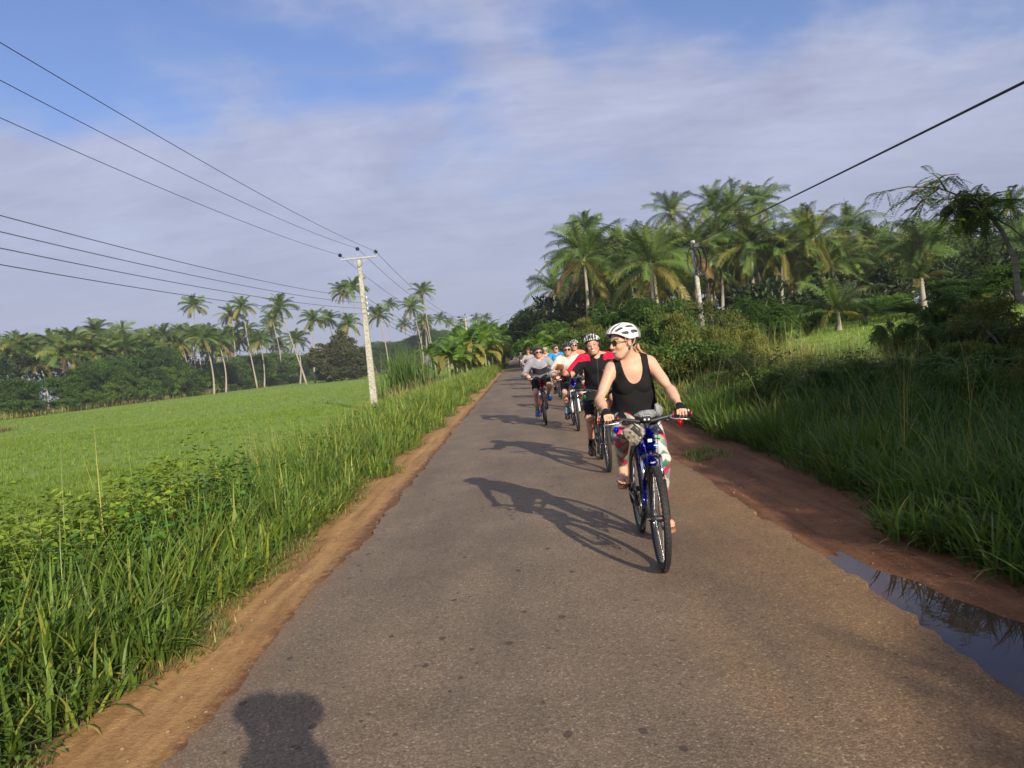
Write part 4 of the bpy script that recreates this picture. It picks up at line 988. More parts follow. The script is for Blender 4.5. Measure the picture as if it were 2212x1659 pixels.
# ---------------------------------------------------------------- bicycles. Local axes: x forward, y rider's left, z up; origin on the ground under the bottom bracket
WR_, TR = .345, .024
XF, XR = .64, -.44
BARC = Vector((.345, 0, .997)); GRIPY = .262
def tyre_prof():
    pr = []
    for i in range(12):
        a = 2*math.pi*i/12; pr.append((TR*math.cos(a)*1.0, TR*math.sin(a)*.95))
    return pr
def make_wheel(x, parent, front=True, hubmat=None):
    w = MB(); w.tube([(x, -.055, WR_), (x, -.03, WR_), (x, .03, WR_), (x, .055, WR_)], [.017, .022, .022, .017], M['black'], n=12)
    w.tube([(x, -.078, WR_), (x, .078, WR_)], .006, M['steel'], n=8)
    w.tube([(x, .058, WR_), (x, .078, WR_)], [.022, .012], hubmat or M['black'], n=12)
    wheel = w.build('wheel', None, parent)
    t = MB(); t.torus((x, 0, WR_), WR_-TR, tyre_prof(), M['rubber'], n=72)
    # tread blocks
    for i in range(72):
        a = 2*math.pi*i/72
        for yy, off in ((-.011, 0), (.011, .5), (0, .25)):
            a2 = a+off*2*math.pi/72; c = Vector((x+(WR_-.001)*math.cos(a2), yy, WR_+(WR_-.001)*math.sin(a2)))
            t.box(c, (.006, .009, .012), M['rubber'], rot=Matrix.Rotation(-a2, 3, 'Y'))
    t.build('tyre', None, wheel)
    r = MB(); r.torus((x, 0, WR_), WR_-TR*2-.004, [(.006, -.013), (.006, .013), (-.010, .010), (-.016, 0), (-.010, -.010)], M['frame_black'], n=56); r.build('rim', None, wheel)
    s = MB()
    for i in range(32):
        sd_ = 1 if i % 2 else -1; a = 2*math.pi*i/32; cr = .42 if (i//2) % 2 else -.42
        s.tube([(x+.02*math.cos(a+cr*2.2), .026*sd_, WR_+.02*math.sin(a+cr*2.2)), (x+(WR_-TR*2-.014)*math.cos(a), 0, WR_+(WR_-TR*2-.014)*math.sin(a))], .0013, M['steel'], n=4, caps=False)
    s.build('spokes', None, wheel)
    d = MB(); d.torus((x, .043, WR_), .075, [(.007, -.001), (.007, .001), (-.007, .001), (-.007, -.001)], M['steel'], n=32)
    for i in range(5):
        a = 2*math.pi*i/5; d.tube([(x+.02*math.cos(a), .043, WR_+.02*math.sin(a)), (x+.07*math.cos(a+.4), .043, WR_+.07*math.sin(a+.4))], .004, M['steel'], n=5)
    d.build('brake_disc', None, wheel)
    return wheel
def tinsel(path, rad, n, seed):
    rr = random.Random(seed); mb = MB(); path = [Vector(p) for p in path]
    for i in range(n):
        k = rr.random()*(len(path)-1); j = int(k); p = path[j].lerp(path[min(j+1, len(path)-1)], k-j)
        d = Vector((rr.gauss(0, 1), rr.gauss(0, 1), rr.gauss(0, 1))).normalized(); l = rad*rr.uniform(.5, 1.1)
        s = d.cross(Vector((rr.gauss(0, 1), rr.gauss(0, 1), rr.gauss(0, 1)))).normalized()*.0022
        m1 = p+d*l*.5+Vector((0, 0, rr.uniform(-.2, .2)*l)); e = p+d*l
        mb.add([p-s, p+s, m1+s, m1-s, e-s*.7, e+s*.7], [[0, 1, 2, 3], [3, 2, 5, 4]], None, smooth=False)
    return mb
def make_bike(frame='frame_black', crank=0.0, fork='black', accents='black', simple=False, decor=None, dseed=1, caps='black', steer=0.0):
    """crank: angle of the left crank from straight down, turning backwards"""
    root = empty('bicycle'); fm = M[frame]; bl = M['black']
    f = MB(); BB = (0, 0, .30); HT, HB = (.405, 0, .865), (.445, 0, .755); ST = (-.165, 0, .775)
    f.tube([HT, HB], .022, fm, n=12); f.tube([BB, HB], [.021, .024], fm, n=10); f.tube([ST, (.41, 0, .845)], [.016, .019], fm, n=10); f.tube([BB, ST], .017, fm, n=10)
    for s in (-1, 1):
        f.tube([(0, .03*s, .30), (-.18, .058*s, .315), (XR, .068*s, WR_)], [.012, .011, .009], fm, n=8)
        f.tube([(-.155, .02*s, .74), (-.25, .052*s, .62), (XR, .068*s, WR_)], [.010, .009, .008], fm, n=8)
        f.box((XR, .068*s, WR_), (.05, .006, .05), fm)
    f.tube([(0, -.045, .30), (0, .045, .30)], .022, fm, n=12); f.build('frame', None, root)
    k = MB(); cr = (.465, 0, .735); k.tube([(.452, 0, .77), cr], [.019, .024], bl, n=10)
    k.tube([(.468, -.062, .725), (.462, -.03, .745), (.462, .03, .745), (.468, .062, .725)], .019, bl if fork == 'black' else M[fork], n=10)
    for s in (-1, 1):
        k.tube([(.466, .062*s, .735), (.535, .062*s, .565)], .0135, M['chrome'], n=12)
        k.tube([(.528, .062*s, .58), (.622, .064*s, .345)], [.021, .017], bl if fork == 'black' else M[fork], n=12)
        k.tube([(.622, .064*s, .345), (.64, .064*s, .345)], .014, bl, n=8)
        k.tube([(.528, .062*s, .60), (.50, .045*s, .665), (.515, 0, .70)], .009, bl, n=8)
    k.tube([(.515, -.03, .695), (.53, 0, .715), (.515, .03, .695)], .012, bl, n=8)
    k.build('fork', None, root)
    # brake caliper block
    wf = make_wheel(XF, root, hubmat=M['red_p'] if accents == 'red' else M['black']); wb = make_wheel(XR, root)
    h = MB(); ctr = Vector((.345, 0, .967))
    h.tube([(.40, 0, .875), (.392, 0, .905), (.37, 0, .94), ctr], [.017, .019, .019, .02], bl, n=10)
    bars = [(.32, -.32, .992), (.335, -.20, .995), (.35, -.10, .977), (.352, -.05, .967), (.352, .05, .967), (.35, .10, .977), (.335, .20, .995), (.32, .32, .992)]
    h.tube(bars, .0135, bl, n=10); bar = h.build('handlebar', None, root)
    for s in (-1, 1):
        g = MB(); g.tube([(.333, .195*s, .995), (.320, .318*s, .992)], .0165, bl, n=12)
        g.tube([(.3205, .314*s, .992), (.3195, .327*s, .992)], .020, M['red_p'] if caps == 'red' else bl, n=14)
        g.tube([(.3345, .186*s, .995), (.3335, .196*s, .995)], .021, M['red_p'] if caps == 'red' else bl, n=14)
        g.build('grip', None, bar)
        lv_ = MB(); c = Vector((.345, .165*s, .987)); lv_.tube([c, c+Vector((.035, .01*s, -.012)), c+Vector((.05, .035*s, -.016)), c+Vector((.042, .10*s, -.022)), c+Vector((.048, .135*s, -.028))], [.012, .010, .0075, .0065, .007], M['alu'], n=8, flat=.7)
        lv_.ball(c+Vector((.012, -.02*s, -.022)), (.022, .026, .014), M['black'], n=10, k=6)
        lv_.build('brake_lever', None, bar)
    cb = MB(); rr = random.Random(dseed)
    for s, e in ((-1, (.50, -.03, .72)), (1, (.53, .05, .66)), (-1, (.40, .02, .82)), (1, (.40, -.02, .84))):
        a = Vector((.365, (.155+.02*rr.random())*s, .98)); e = Vector(e)
        cb.tube([a, a+Vector((.07, -.05*s, .0)), Vector((.46, .06*s, .93)), (Vector((.47, .04*s, .85))+e)/2, e], .0025, bl, n=5)
    cb.build('cables', None, root)
    sp = MB(); sp.tube([ST, (-.215, 0, .89)], .0135, M['alu'], n=10); sp.build('seatpost', None, root)
    sa = MB()
    V, Fc = [], []; nn_ = 12
    for i in range(9):
        t = i/8; x = -.36+.28*t; w = [.050, .072, .076, .066, .050, .034, .024, .019, .014][i]; zt = .925-.006*math.sin(t*3.14)+(0.006 if i < 2 else 0)
        for j in range(nn_):
            a = 2*math.pi*j/nn_; V.append((x, w*math.cos(a), zt-.018+.020*math.sin(a)*(1 if math.sin(a) > 0 else 1.4)))
    for i in range(8):
        for j in range(nn_): Fc.append([i*nn_+j, i*nn_+(j+1) % nn_, (i+1)*nn_+(j+1) % nn_, (i+1)*nn_+j])
    Fc += [list(range(nn_)), [8*nn_+j for j in range(nn_)][::-1]]
    sa.add(V, Fc, bl); sa.tube([(-.30, -.02, .89), (-.12, -.015, .895)], .004, M['steel'], n=5); sa.tube([(-.30, .02, .89), (-.12, .015, .895)], .004, M['steel'], n=5)
    sa.build('saddle', None, root)
    # cranks, chainring, pedals, chain
    ck = MB()
    for s, a in ((1, crank), (-1, crank+math.pi)):
        e = Vector((.17*math.sin(a)*-1, .075*s, .30-.17*math.cos(a))); ck.tube([(0, .06*s, .30), e], [.014, .011], bl, n=8, flat=.6)
    ck.torus((0, -.048, .30), .078, [(.007, -.002), (.007, .002), (-.012, .002), (-.012, -.002)], M['black'], n=36)
    ck.torus((0, -.040, .30), .055, [(.006, -.002), (.006, .002), (-.010, .002), (-.010, -.002)], M['steel'], n=30)
    cko = ck.build('crank', None, root)
    for s, a in ((1, crank), (-1, crank+math.pi)):
        e = Vector((.17*math.sin(a)*-1, .075*s, .30-.17*math.cos(a))); p = MB(); p.tube([e, e+Vector((0, .10*s, 0))], .006, M['steel'], n=6)
        p.box(e+Vector((0, .062*s, 0)), (.095, .075, .022), bl, bev=.006); p.box(e+Vector((.049, .062*s, 0)), (.004, .03, .012), M['amber']); p.build('pedal', None, cko)
    cs = MB()
    for q in range(4): cs.torus((XR, -.03+.004*q-.012, WR_), .05-.008*q if q else .052, [(.004, -.001), (.004, .001), (-.03, .001), (-.03, -.001)], M['steel'], n=26)
    cs.tube([(0, -.045, .382), (XR, -.036, WR_+.045)], .0035, M['black'], n=5); cs.tube([(0, -.045, .218), (-.30, -.04, .25), (-.41, -.04, .245), (XR-.01, -.038, WR_-.045)], .0035, M['black'], n=5)
    cs.tube([(XR, -.06, WR_-.01), (-.445, -.058, .28), (-.42, -.05, .235)], .010, bl, n=6); cs.build('drivetrain', None, root)
    if decor:
        for nm, mat_, path, rad, n in decor: tinsel(path, rad, n, dseed).build(nm, M[mat_], root)
    return root
def hang_ball(parent, p, mat, r=.021):
    mb = MB(); mb.ball(p, r, M[mat], n=16, k=12); mb.tube([Vector(p)+Vector((0, 0, r)), Vector(p)+Vector((0, 0, r+.008))], .005, M['alu'], n=8); mb.tube([Vector(p)+Vector((0, 0, r)), Vector(p)+Vector((-.01, 0, r+.045))], .0012, M['black'], n=4)
    mb.build('bauble', None, parent)
# ---------------------------------------------------------------- people: one continuous skin grown from a blended distance field; clothes are shells over it
class Field:
    def __init__(s, lo, hi, h):
        s.h = h; s.hi = np.array(hi, float); s.lo = np.array(lo, float); n = np.ceil((np.array(hi)-s.lo)/h).astype(int)+1; s.n = n
        s.f = np.full(n, .2, np.float32); s.ax = [s.lo[i]+h*np.arange(n[i]) for i in range(3)]
    def sub(s, lo, hi):
        a = np.maximum(0, np.floor((np.array(lo)-s.lo)/s.h).astype(int)); b = np.minimum(s.n, np.ceil((np.array(hi)-s.lo)/s.h).astype(int)+1)
        if (b <= a).any(): return None
        sl_ = tuple(slice(a[i], b[i]) for i in range(3))
        P = np.stack(np.meshgrid(*[s.ax[i][sl_[i]] for i in range(3)], indexing='ij'), -1).astype(np.float32)
        return sl_, P
    def blend(s, lo, hi, fn, k, sub=False):
        m_ = .055+k; r = s.sub(np.array(lo)-m_, np.array(hi)+m_)
        if r is None: return
        sl_, P = r; d = fn(P); f = s.f[sl_]
        if sub: s.f[sl_] = np.maximum(f, -d); return
        if k <= 0: s.f[sl_] = np.minimum(f, d)
        else:
            h_ = np.maximum(k-np.abs(f-d), 0)/k; s.f[sl_] = np.minimum(f, d)-h_*h_*k*.25
    def cap(s, a, b, ra, rb, k=.02):
        a = np.array(a, float); b = np.array(b, float); ba = b-a; L2 = max(1e-9, ba@ba)
        def fn(P):
            t = np.clip(((P-a)@ba)/L2, 0, 1); return np.linalg.norm(P-a-t[..., None]*ba, axis=-1)-(ra+(rb-ra)*t)
        R_ = max(ra, rb); s.blend(np.minimum(a, b)-R_, np.maximum(a, b)+R_, fn, k)
    def ell(s, c, r, Rm=None, k=.02, sub=False):
        c = np.array(c, float); r = np.array(r, float); Rm = np.eye(3) if Rm is None else Rm     # columns: local axes
        def fn(P):
            q = (P-c)@Rm; k0 = np.linalg.norm(q/r, axis=-1); k1 = np.linalg.norm(q/(r*r), axis=-1)+1e-9; return k0*(k0-1)/k1
        e = np.abs(Rm)@r; s.blend(c-e, c+e, fn, k, sub)
def surface(f, lo, h):
    ins = f < 0
    c = [ins[i:ins.shape[0]-1+i, j:ins.shape[1]-1+j, k:ins.shape[2]-1+k] for i in (0, 1) for j in (0, 1) for k in (0, 1)]
    s_ = sum(x.astype(np.int8) for x in c); act = (s_ > 0) & (s_ < 8); ci = np.argwhere(act)
    ids = np.full(act.shape, -1, np.int32); ids[act] = np.arange(len(ci))
    acc = np.zeros((len(ci), 3)); cnt = np.zeros(len(ci)); cor = [(i, j, k) for i in (0, 1) for j in (0, 1) for k in (0, 1)]
    for a in range(8):
        for b_ in range(a+1, 8):
            d = np.array(cor[b_])-np.array(cor[a])
            if np.abs(d).sum() != 1: continue
            A = ci+cor[a]; B = ci+cor[b_]; fa = f[A[:, 0], A[:, 1], A[:, 2]]; fb = f[B[:, 0], B[:, 1], B[:, 2]]; m_ = (fa < 0) != (fb < 0)
            t = np.where(m_, fa/(fa-fb+1e-12), 0)[:, None]
            acc += np.where(m_[:, None], np.array(cor[a])+t*d, 0); cnt += m_
    V = lo+h*(ci+acc/np.maximum(cnt, 1)[:, None]); Q = []
    for ax in range(3):
        sl0 = [slice(1, -1)]*3; sl1 = [slice(1, -1)]*3; sl0[ax] = slice(0, -1); sl1[ax] = slice(1, None)
        a = ins[tuple(sl0)]; b_ = ins[tuple(sl1)]; e = np.argwhere(a != b_)
        if not len(e): continue
        off = np.array([1, 1, 1]); off[ax] = 0; e0 = e+off; u, v = [q for q in range(3) if q != ax]
        def cid(du, dv):
            p = e0.copy(); p[:, u] += du; p[:, v] += dv; return ids[p[:, 0], p[:, 1], p[:, 2]]
        q_ = np.stack([cid(-1, -1), cid(0, -1), cid(0, 0), cid(-1, 0)], 1)
        fl = a[e[:, 0], e[:, 1], e[:, 2]]; 
        if ax == 1: fl = ~fl
        q_ = np.where(fl[:, None], q_, q_[:, ::-1]); Q.append(q_)
    return V, np.concatenate(Q) if Q else np.zeros((0, 4), int)
def seg(P, a, b):
    a = np.array(a, float); b = np.array(b, float); ba = b-a; t = ((P-a)@ba)/(ba@ba); tc_ = np.clip(t, 0, 1)
    return np.linalg.norm(P-a-tc_[..., None]*ba, axis=-1), t
def ik(a, c, l1, l2, pole):
    a = np.array(a, float); c = np.array(c, float); d = c-a; L_ = np.linalg.norm(d); u = d/L_; L_ = min(L_, (l1+l2)*.995)
    x = (l1*l1-l2*l2+L_*L_)/(2*L_); y = math.sqrt(max(0, l1*l1-x*x)); p = np.array(pole, float); p = p-u*(p@u); p /= np.linalg.norm(p)
    return a+u*x+p*y, a+u*L_
def rotz(v, a): return np.array([v[0]*math.cos(a)-v[1]*math.sin(a), v[0]*math.sin(a)+v[1]*math.cos(a), v[2]])
SKIN = np.array((.56, .33, .235))
def person(label, h=.008, S=1.0, female=False, hip=(-.19, .945), lean=27, twist=0, side=0, head=(0, 0, 0), head_off=(0, 0, 0), crank=0.0,
           rhand=None, lhand=None, shirt=None, shorts=None, shoes=None, socks=None, helmet=None, glasses=None, gloves=None, hair=(.08, .045, .025), hairlong=False,
           skin=SKIN, belly=0.0, teeth=True, standing=False, backpack=None, name='person', knees=.03, sandals=False, elbow=.25, cap=False):
    T = .47*S; ua, fa = (.275*S, .245*S) if female else (.30*S, .262*S); th, sh = (.425*S, .41*S) if female else (.445*S, .43*S)
    sw = (.150 if female else .190)*S
    H = np.array([hip[0], 0, hip[1]]); le = R(lean)
    u = np.array([math.sin(le)*math.cos(R(side)), math.sin(R(side)), math.cos(le)*math.cos(R(side))]); u /= np.linalg.norm(u)
    l = np.array([0, 1.0, 0]); l = rotz(l, R(twist)); l = l-u*(l@u); l /= np.linalg.norm(l); fwd = np.cross(l, u)
    l0 = np.array([0, 1.0, 0]); f0 = np.cross(l0, np.array([0, 0, 1.0]))
    tp = lambda a, b, c: H+u*a*S+fwd*b*S+l*c*S
    Nb = tp(.475, -.01, 0)
    # head frame
    yaw, pit, rol = [R(q) for q in head]
    hc = Nb+np.array([.055, 0, .165])*S+np.array(head_off)
    Rm = np.array(Matrix.Rotation(yaw, 3, 'Z') @ Matrix.Rotation(pit, 3, 'Y') @ Matrix.Rotation(rol, 3, 'X'))   # columns = face forward, left, up
    hp = lambda x, y, z: hc+Rm@(np.array([x, y, z])*S*1.02)
    arms, legs, hands = [], [], []
    for s, tgt in ((1, lhand), (-1, rhand)):
        A = tp(.435, -.005, sw/S*s)
        if tgt is None:
            W_ = np.array([BARC.x-.088, GRIPY*s, BARC.z+.042]); hd = dict(w=W_, d=np.array([.95, -.10*s, -.18]), n=np.array([-.16, 0, -1.0]), curl=(52, 78, 62), grip=True)
        else: W_ = np.array(tgt['w'], float); hd = dict(tgt); hd['w'] = W_
        E, W2 = ik(A, W_, ua, fa, hd.get('pole', (-.5, .9*s*elbow*3, -.55)))
        if tgt is None: hd['w'] = W_; W2 = W_
        arms.append((A, E, W2, s)); hd['w'] = W2; hands.append((hd, s))
    for s, a in ((1, crank), (-1, crank+math.pi)):
        Hj = H+np.array([0, (.085 if female else .09)*s*S, -.01])
        if standing: an = np.array([H[0]+(.0), .10*s, .085])
        else:
            ped = np.array([-.17*math.sin(a), .137*s, .30-.17*math.cos(a)]); an = ped+np.array([-.095, 0, .125])
        K, an2 = ik(Hj, an, th, sh, (1, knees*s*4, .25)); legs.append((Hj, K, an2 if np.linalg.norm(an2-an) > .02 else an, s, an2))
    pts = [H, Nb, hc]+[p for q in arms for p in q[:3]]+[p for q in legs for p in q[:3]]
    lo = np.min(pts, 0)-np.array([.24, .20, .17]); hi = np.max(pts, 0)+np.array([.25, .20, .2])
    if hairlong: lo[0] -= .05
    F_ = Field(lo, hi, h); fr = max(.0082*S, .62*h)
    # torso
    Tm = np.stack([fwd, l, u], 1); w_ = .92 if female else 1.03
    F_.ell(tp(.02, -.02, 0), np.array([.115, .165, .12])*S, Tm, .03); F_.ell(tp(.02, -.06, .075), np.array([.10, .095, .10])*S, Tm, .03); F_.ell(tp(.02, -.06, -.075), np.array([.10, .095, .10])*S, Tm, .03)
    F_.ell(tp(.17, .0+belly*.5, 0), np.array([.092+belly, .135*w_+belly*.6, .15])*S, Tm, .06)
    F_.ell(tp(.32, 0, 0), np.array([.105+belly*.3, .150*w_, .17])*S, Tm, .06)
    F_.ell(tp(.40, .0, 0), np.array([.092, .158*w_, .09])*S, Tm, .05)
    if female:
        for s in (-1, 1): F_.ell(tp(.305, .068, .068*s), np.array([.055, .056, .058])*S, Tm, .045)
    else:
        for s in (-1, 1): F_.ell(tp(.36, .065, .07*s), np.array([.045, .075, .06])*S, Tm, .04)
    tr_ = .034 if female else .044
    for s in (-1, 1):
        F_.cap(tp(.50, -.025, .03*s), tp(.455, -.015, (sw/S-.02)*s), tr_*S, (tr_+.008)*S, .035)
        F_.cap(tp(.465, .028, .012*s), tp(.462, .012, (sw/S-.04)*s), .012*S, .012*S, .018)       # collar bones
    nk = .050*S if female else .060*S
    F_.cap(tp(.45, -.02, 0), hp(-.03, 0, -.05), nk*1.05, nk*.98, .03)
    # head
    F_.ell(hp(-.012, 0, .035), np.array([.097, .076, .088])*S, Rm, .02); F_.ell(hp(.028, 0, -.035), np.array([.062, .060, .082])*S, Rm, .03)
    F_.ell(hp(.052, 0, -.088), np.array([.028, .030, .024])*S, Rm, .03)
    for s in (-1, 1):
        F_.cap(hp(.0, .052*s, -.055), hp(.048, .02*s, -.095), .020*S, .018*S, .02); F_.ell(hp(.062, .036*s, -.028), np.array([.022, .022, .020])*S, Rm, .015)
        F_.cap(hp(.080, .012*s, .024), hp(.066, .045*s, .024), .010*S, .009*S, .012)
        if h < .012:
            F_.ell(hp(-.006, .079*s, -.004), np.array([.019, .009, .031])*S, Rm, .006)
            F_.ell(hp(.079, .031*s, .006), np.array([.010, .014, .009])*S, Rm, .004, sub=False)
    F_.cap(hp(.086, 0, .010), hp(.104, 0, -.026), .0085*S, .013*S, .010); 
    for s in (-1, 1): F_.ell(hp(.095, .011*s, -.030), np.array([.010, .008, .008])*S, Rm, .006)
    F_.ell(hp(.084, 0, -.062), np.array([.012, .026, .010])*S, Rm, .008)
    # arms
    for A, E, W_, s in arms:
        up_, lowr, wr = (.0375, .0325, .0235) if female else (.052, .041, .029)
        F_.ell(A+(E-A)*.06, np.array([.045, .045, .048])*S*(1 if female else 1.18), None, .04)
        F_.cap(A, E, up_*S, lowr*S*.93, .03); F_.cap(A+(E-A)*.25, A+(E-A)*.65, (up_+.002)*S, (up_-.003)*S, .03)
        F_.cap(E, W_, lowr*S, wr*S, .012); F_.cap(E+(W_-E)*.12, E+(W_-E)*.45, (lowr+.004)*S, (lowr-.001)*S, .03)
    for (hd, s) in hands:
        d = np.array(hd['d'], float); d /= np.linalg.norm(d); n = np.array(hd['n'], float); n = n-d*(n@d); n /= np.linalg.norm(n)
        sd_ = np.cross(n, d)*(1 if s > 0 else -1)*-1.0       # towards the thumb
        if hd.get('flip'): sd_ = -sd_
        w = hd['w']; hd['pc'] = w+d*.045*S
        for q, fl in ((-.028, .9), (-.009, 1), (.010, 1), (.028, .95)):
            F_.cap(w+d*.012*S+sd_*q*.5*S, w+d*.085*S*fl+sd_*q*S, .0145*S, .0125*S, .012)
        hd['tips'] = []
        for q, L_, c0 in ((.030, .074, 0), (.010, .082, 2), (-.010, .076, 4), (-.029, .062, 8)):
            p = w+d*.083*S+sd_*q*S; ang = 0; tot = 0
            for fr_, cu, rad in zip((.46, .30, .26), hd['curl'], (1.0, .92, .82)):
                ang += R(cu+c0*.5); dd = d*math.cos(ang)+n*math.sin(ang); e = p+dd*L_*fr_*S; F_.cap(p, e, fr*rad*1.02, fr*rad*.95, .003); p = e
            hd['tips'].append(p)
        tb = w+d*.022*S+sd_*.024*S+n*.008*S
        if hd.get('grip'): t1 = tb+(sd_*.75+d*.45+n*.30)*.034*S; t2 = t1+(sd_*.35+d*.35+n*.9)*.028*S; t3 = t2+(d*.2-sd_*.3+n*.9)*.018*S
        else: t1 = tb+(sd_*.8+d*.6)*.036*S; t2 = t1+(sd_*.35+d*.9+n*.2)*.03*S; t3 = t2+(d+n*.2)*.02*S
        F_.cap(tb, t1, fr*1.5, fr*1.25, .012); F_.cap(t1, t2, fr*1.2, fr*1.1, .004); F_.cap(t2, t3, fr*1.1, fr*.95, .003)
    # legs and feet
    feet = []
    for Hj, K, an, s, _ in legs:
        tr0, tr1 = (.086, .058) if female else (.082, .060)
        F_.cap(Hj, K, tr0*S, tr1*S*.92, .05); F_.cap(Hj+(K-Hj)*.25, Hj+(K-Hj)*.6, (tr0-.004)*S, (tr1+.010)*S, .04)
        F_.ell(K+np.array([.008, 0, .0]), np.array([.052, .052, .055])*S, None, .03)
        F_.cap(K, an, .050*S, .036*S, .02); bk = np.array([-1.0, 0, 0]); ld = (an-K)/np.linalg.norm(an-K); bk = bk-ld*(bk@ld); bk /= np.linalg.norm(bk)
        F_.ell(K+(an-K)*.30+bk*.020*S, np.array([.047, .047, .105])*S, np.stack([bk, np.cross(ld, bk), -ld], 1), .03)
        fd = np.array([1.0, .10*s, -.08]); fd /= np.linalg.norm(fd); side_ = np.array([0, 1.0, 0])
        ball = an+fd*.115*S+np.array([0, 0, -.088*S]); heel = an+np.array([-.045*S, 0, -.062*S]); toe = ball+fd*.06*S
        F_.cap(an, an+np.array([-.01, 0, -.03])*S, .036*S, .034*S, .02); F_.cap(heel, an+fd*.04*S+np.array([0, 0, -.055])*S, .030*S, .034*S, .03)
        F_.cap(an+fd*.02*S+np.array([0, 0, -.035])*S, ball, .032*S, .021*S, .03)
        if sandals or shoes is None:
            for q, L_, rr_ in ((-.030, .058, .0125), (-.010, .056, .0095), (.006, .052, .009), (.020, .045, .0085), (.032, .036, .008)):
                b0 = ball+side_*q*s*S*1.0; F_.cap(b0-fd*.02, b0, .018, .015, .02); F_.cap(b0, b0+fd*L_*S+np.array([0, 0, -.006]), rr_*1.15, rr_, .004)
        else:
            F_.cap(ball+side_*.018*S, toe+side_*.006*S, .028*S, .022*S, .03); F_.cap(ball-side_*.018*S, toe-side_*.008*S, .028*S, .022*S, .03)
        feet.append(dict(an=an, ball=ball, heel=heel, toe=toe, fd=fd, s=s))
    f = F_.f
    V, Q = surface(f, F_.lo, h)
    def hl(P): return ((P-hc)@Rm)/(S*1.02)
    col = np.tile(skin, (len(V), 1))*(1+.05*(rng.random((len(V), 1))-.5)); q_ = hl(V)
    near = np.linalg.norm(q_, axis=1) < .16
    lipm = near & (np.abs(q_[:, 1]) < .027) & (np.abs(q_[:, 2]+.062-.12*np.abs(q_[:, 1])) < (.010 if h < .006 else .007)) & (q_[:, 0] > .06); col[lipm] = (.46, .19, .16)
    if teeth: tm = near & (np.abs(q_[:, 1]) < .018) & (np.abs(q_[:, 2]+.061-.14*np.abs(q_[:, 1])) < .0045) & (h < .0085) & (q_[:, 0] > .06); col[tm] = (.80, .76, .70)
    ck_ = near & (np.hypot(np.abs(q_[:, 1])-.04, q_[:, 2]+.03) < .024) & (q_[:, 0] > .03); col[ck_] *= (1.08, .90, .88)
    bm_ = near & (np.abs(q_[:, 2]-.032) < .005) & (np.abs(np.abs(q_[:, 1])-.032) < .018) & (q_[:, 0] > .04); col[bm_] = np.array(hair)*1.3
    em = near & (np.hypot((np.abs(q_[:, 1])-.031)/1.5, q_[:, 2]-.006) < .0065) & (q_[:, 0] > .06); col[em] = (.10, .06, .05)
    body = link(name, np_mesh(name, V, quads=Q, smooth=True, col=col), M['skin'])
    tag(body, label, 'person')
    # nearest-part helpers for clothing regions
    def darm(P, pad=1.25):
        out_ = np.full(P.shape[:-1], 9.)
        for A, E, W_, s in arms:
            d1, t1 = seg(P, A, E); d2, t2 = seg(P, E, W_+(W_-E)*.45); out_ = np.minimum(out_, np.minimum(d1-.052*pad*S, d2-.045*pad*S))
        return out_
    def sleeve(P, tmax, rad=.105):
        out_ = np.full(P.shape[:-1], 9.)
        for A, E, W_, s in arms:
            d1, t1 = seg(P, A, A+(E-A)*max(tmax, .3)); tt = ((P-A)@(E-A))/((E-A)@(E-A)); cnd = np.maximum(np.maximum(d1-rad*S, (tt-tmax)*ua), (-.25-tt)*ua)
            d2, t2 = seg(P, E, W_); d0, _ = seg(P, A, E); cnd = np.where((tmax < .9) & (d2 < d0) & (t2 > .0), np.maximum(cnd, .02), cnd); out_ = np.minimum(out_, cnd)
        return out_
    def notleg(P):
        out_ = np.full(P.shape[:-1], -9.)
        for Hj, K, an, s, _ in legs:
            d, t = seg(P, Hj, K); out_ = np.maximum(out_, np.minimum(.13*S-d, (t-.13)*.42))
        return out_
    def tc3(P): q = P-H; return q@u/S, q@fwd/S, q@l/S
    def keep(P): b = tc3(P)[1]; return np.maximum(b-.23-belly*2, .142*S-np.linalg.norm(P-hc, axis=-1))
    def torso(P, a0, a1):
        a, b, c = tc3(P); return np.maximum(np.maximum(np.maximum(a0-a, a-a1), -darm(P)), keep(P))
    def legreg(P, t0, t1, K0=True):
        """t runs 0..1 over the thigh and 1..2 over the shin"""
        out_ = np.full(P.shape[:-1], 9.); tt_ = np.zeros(P.shape[:-1]); dm_ = np.full(P.shape[:-1], 9.)
        for Hj, K, an, s, _ in legs:
            d1, a1 = seg(P, Hj, K); d2, a2 = seg(P, K, an); use = d1 < d2
            t = np.where(use, np.minimum(a1, 1), 1+np.maximum(a2, 0)); d = np.minimum(d1, d2)
            tt_ = np.where(d < dm_, t, tt_); dm_ = np.minimum(dm_, d)
        return np.maximum(np.maximum((t0-tt_)*.42, (tt_-t1)*.42), dm_-.125*S)
    def shell(nm, off, region, colf, mat, thick=.010, wr=.0, wfreq=26.0, extra=None):
        f2 = f if extra is None else np.minimum(f, extra); band = np.abs(f2-off) < .045
        idx = np.argwhere(band); P = F_.lo+h*idx; fv = f2[band]-off
        if wr:
            a, b, c = tc3(P); g_ = np.sin(wfreq*a+9*c+3*np.sin(11*b+5*c))*np.sin(wfreq*.6*c+4*a+1.7); fv = fv-wr*g_
        reg = region(P); g2 = np.full(f.shape, .2, np.float32)
        g2[band] = np.maximum(np.maximum(fv, reg), -fv-max(thick, h*1.9))
        Vc, Qc = surface(g2, F_.lo, h)
        if not len(Qc): return None
        o = link(nm, np_mesh(nm, Vc, quads=Qc, smooth=True, col=colf(Vc)), M[mat], body); return o
    flat = lambda c: (lambda P: np.tile(np.array(c, float), (len(P), 1)))
    ctx = dict(tc3=tc3, arms=arms, legs=legs, hands=hands, feet=feet, hc=hc, Rm=Rm, hp=hp, H=H, u=u, seg=seg, S=S, fwd=fwd, l=l)
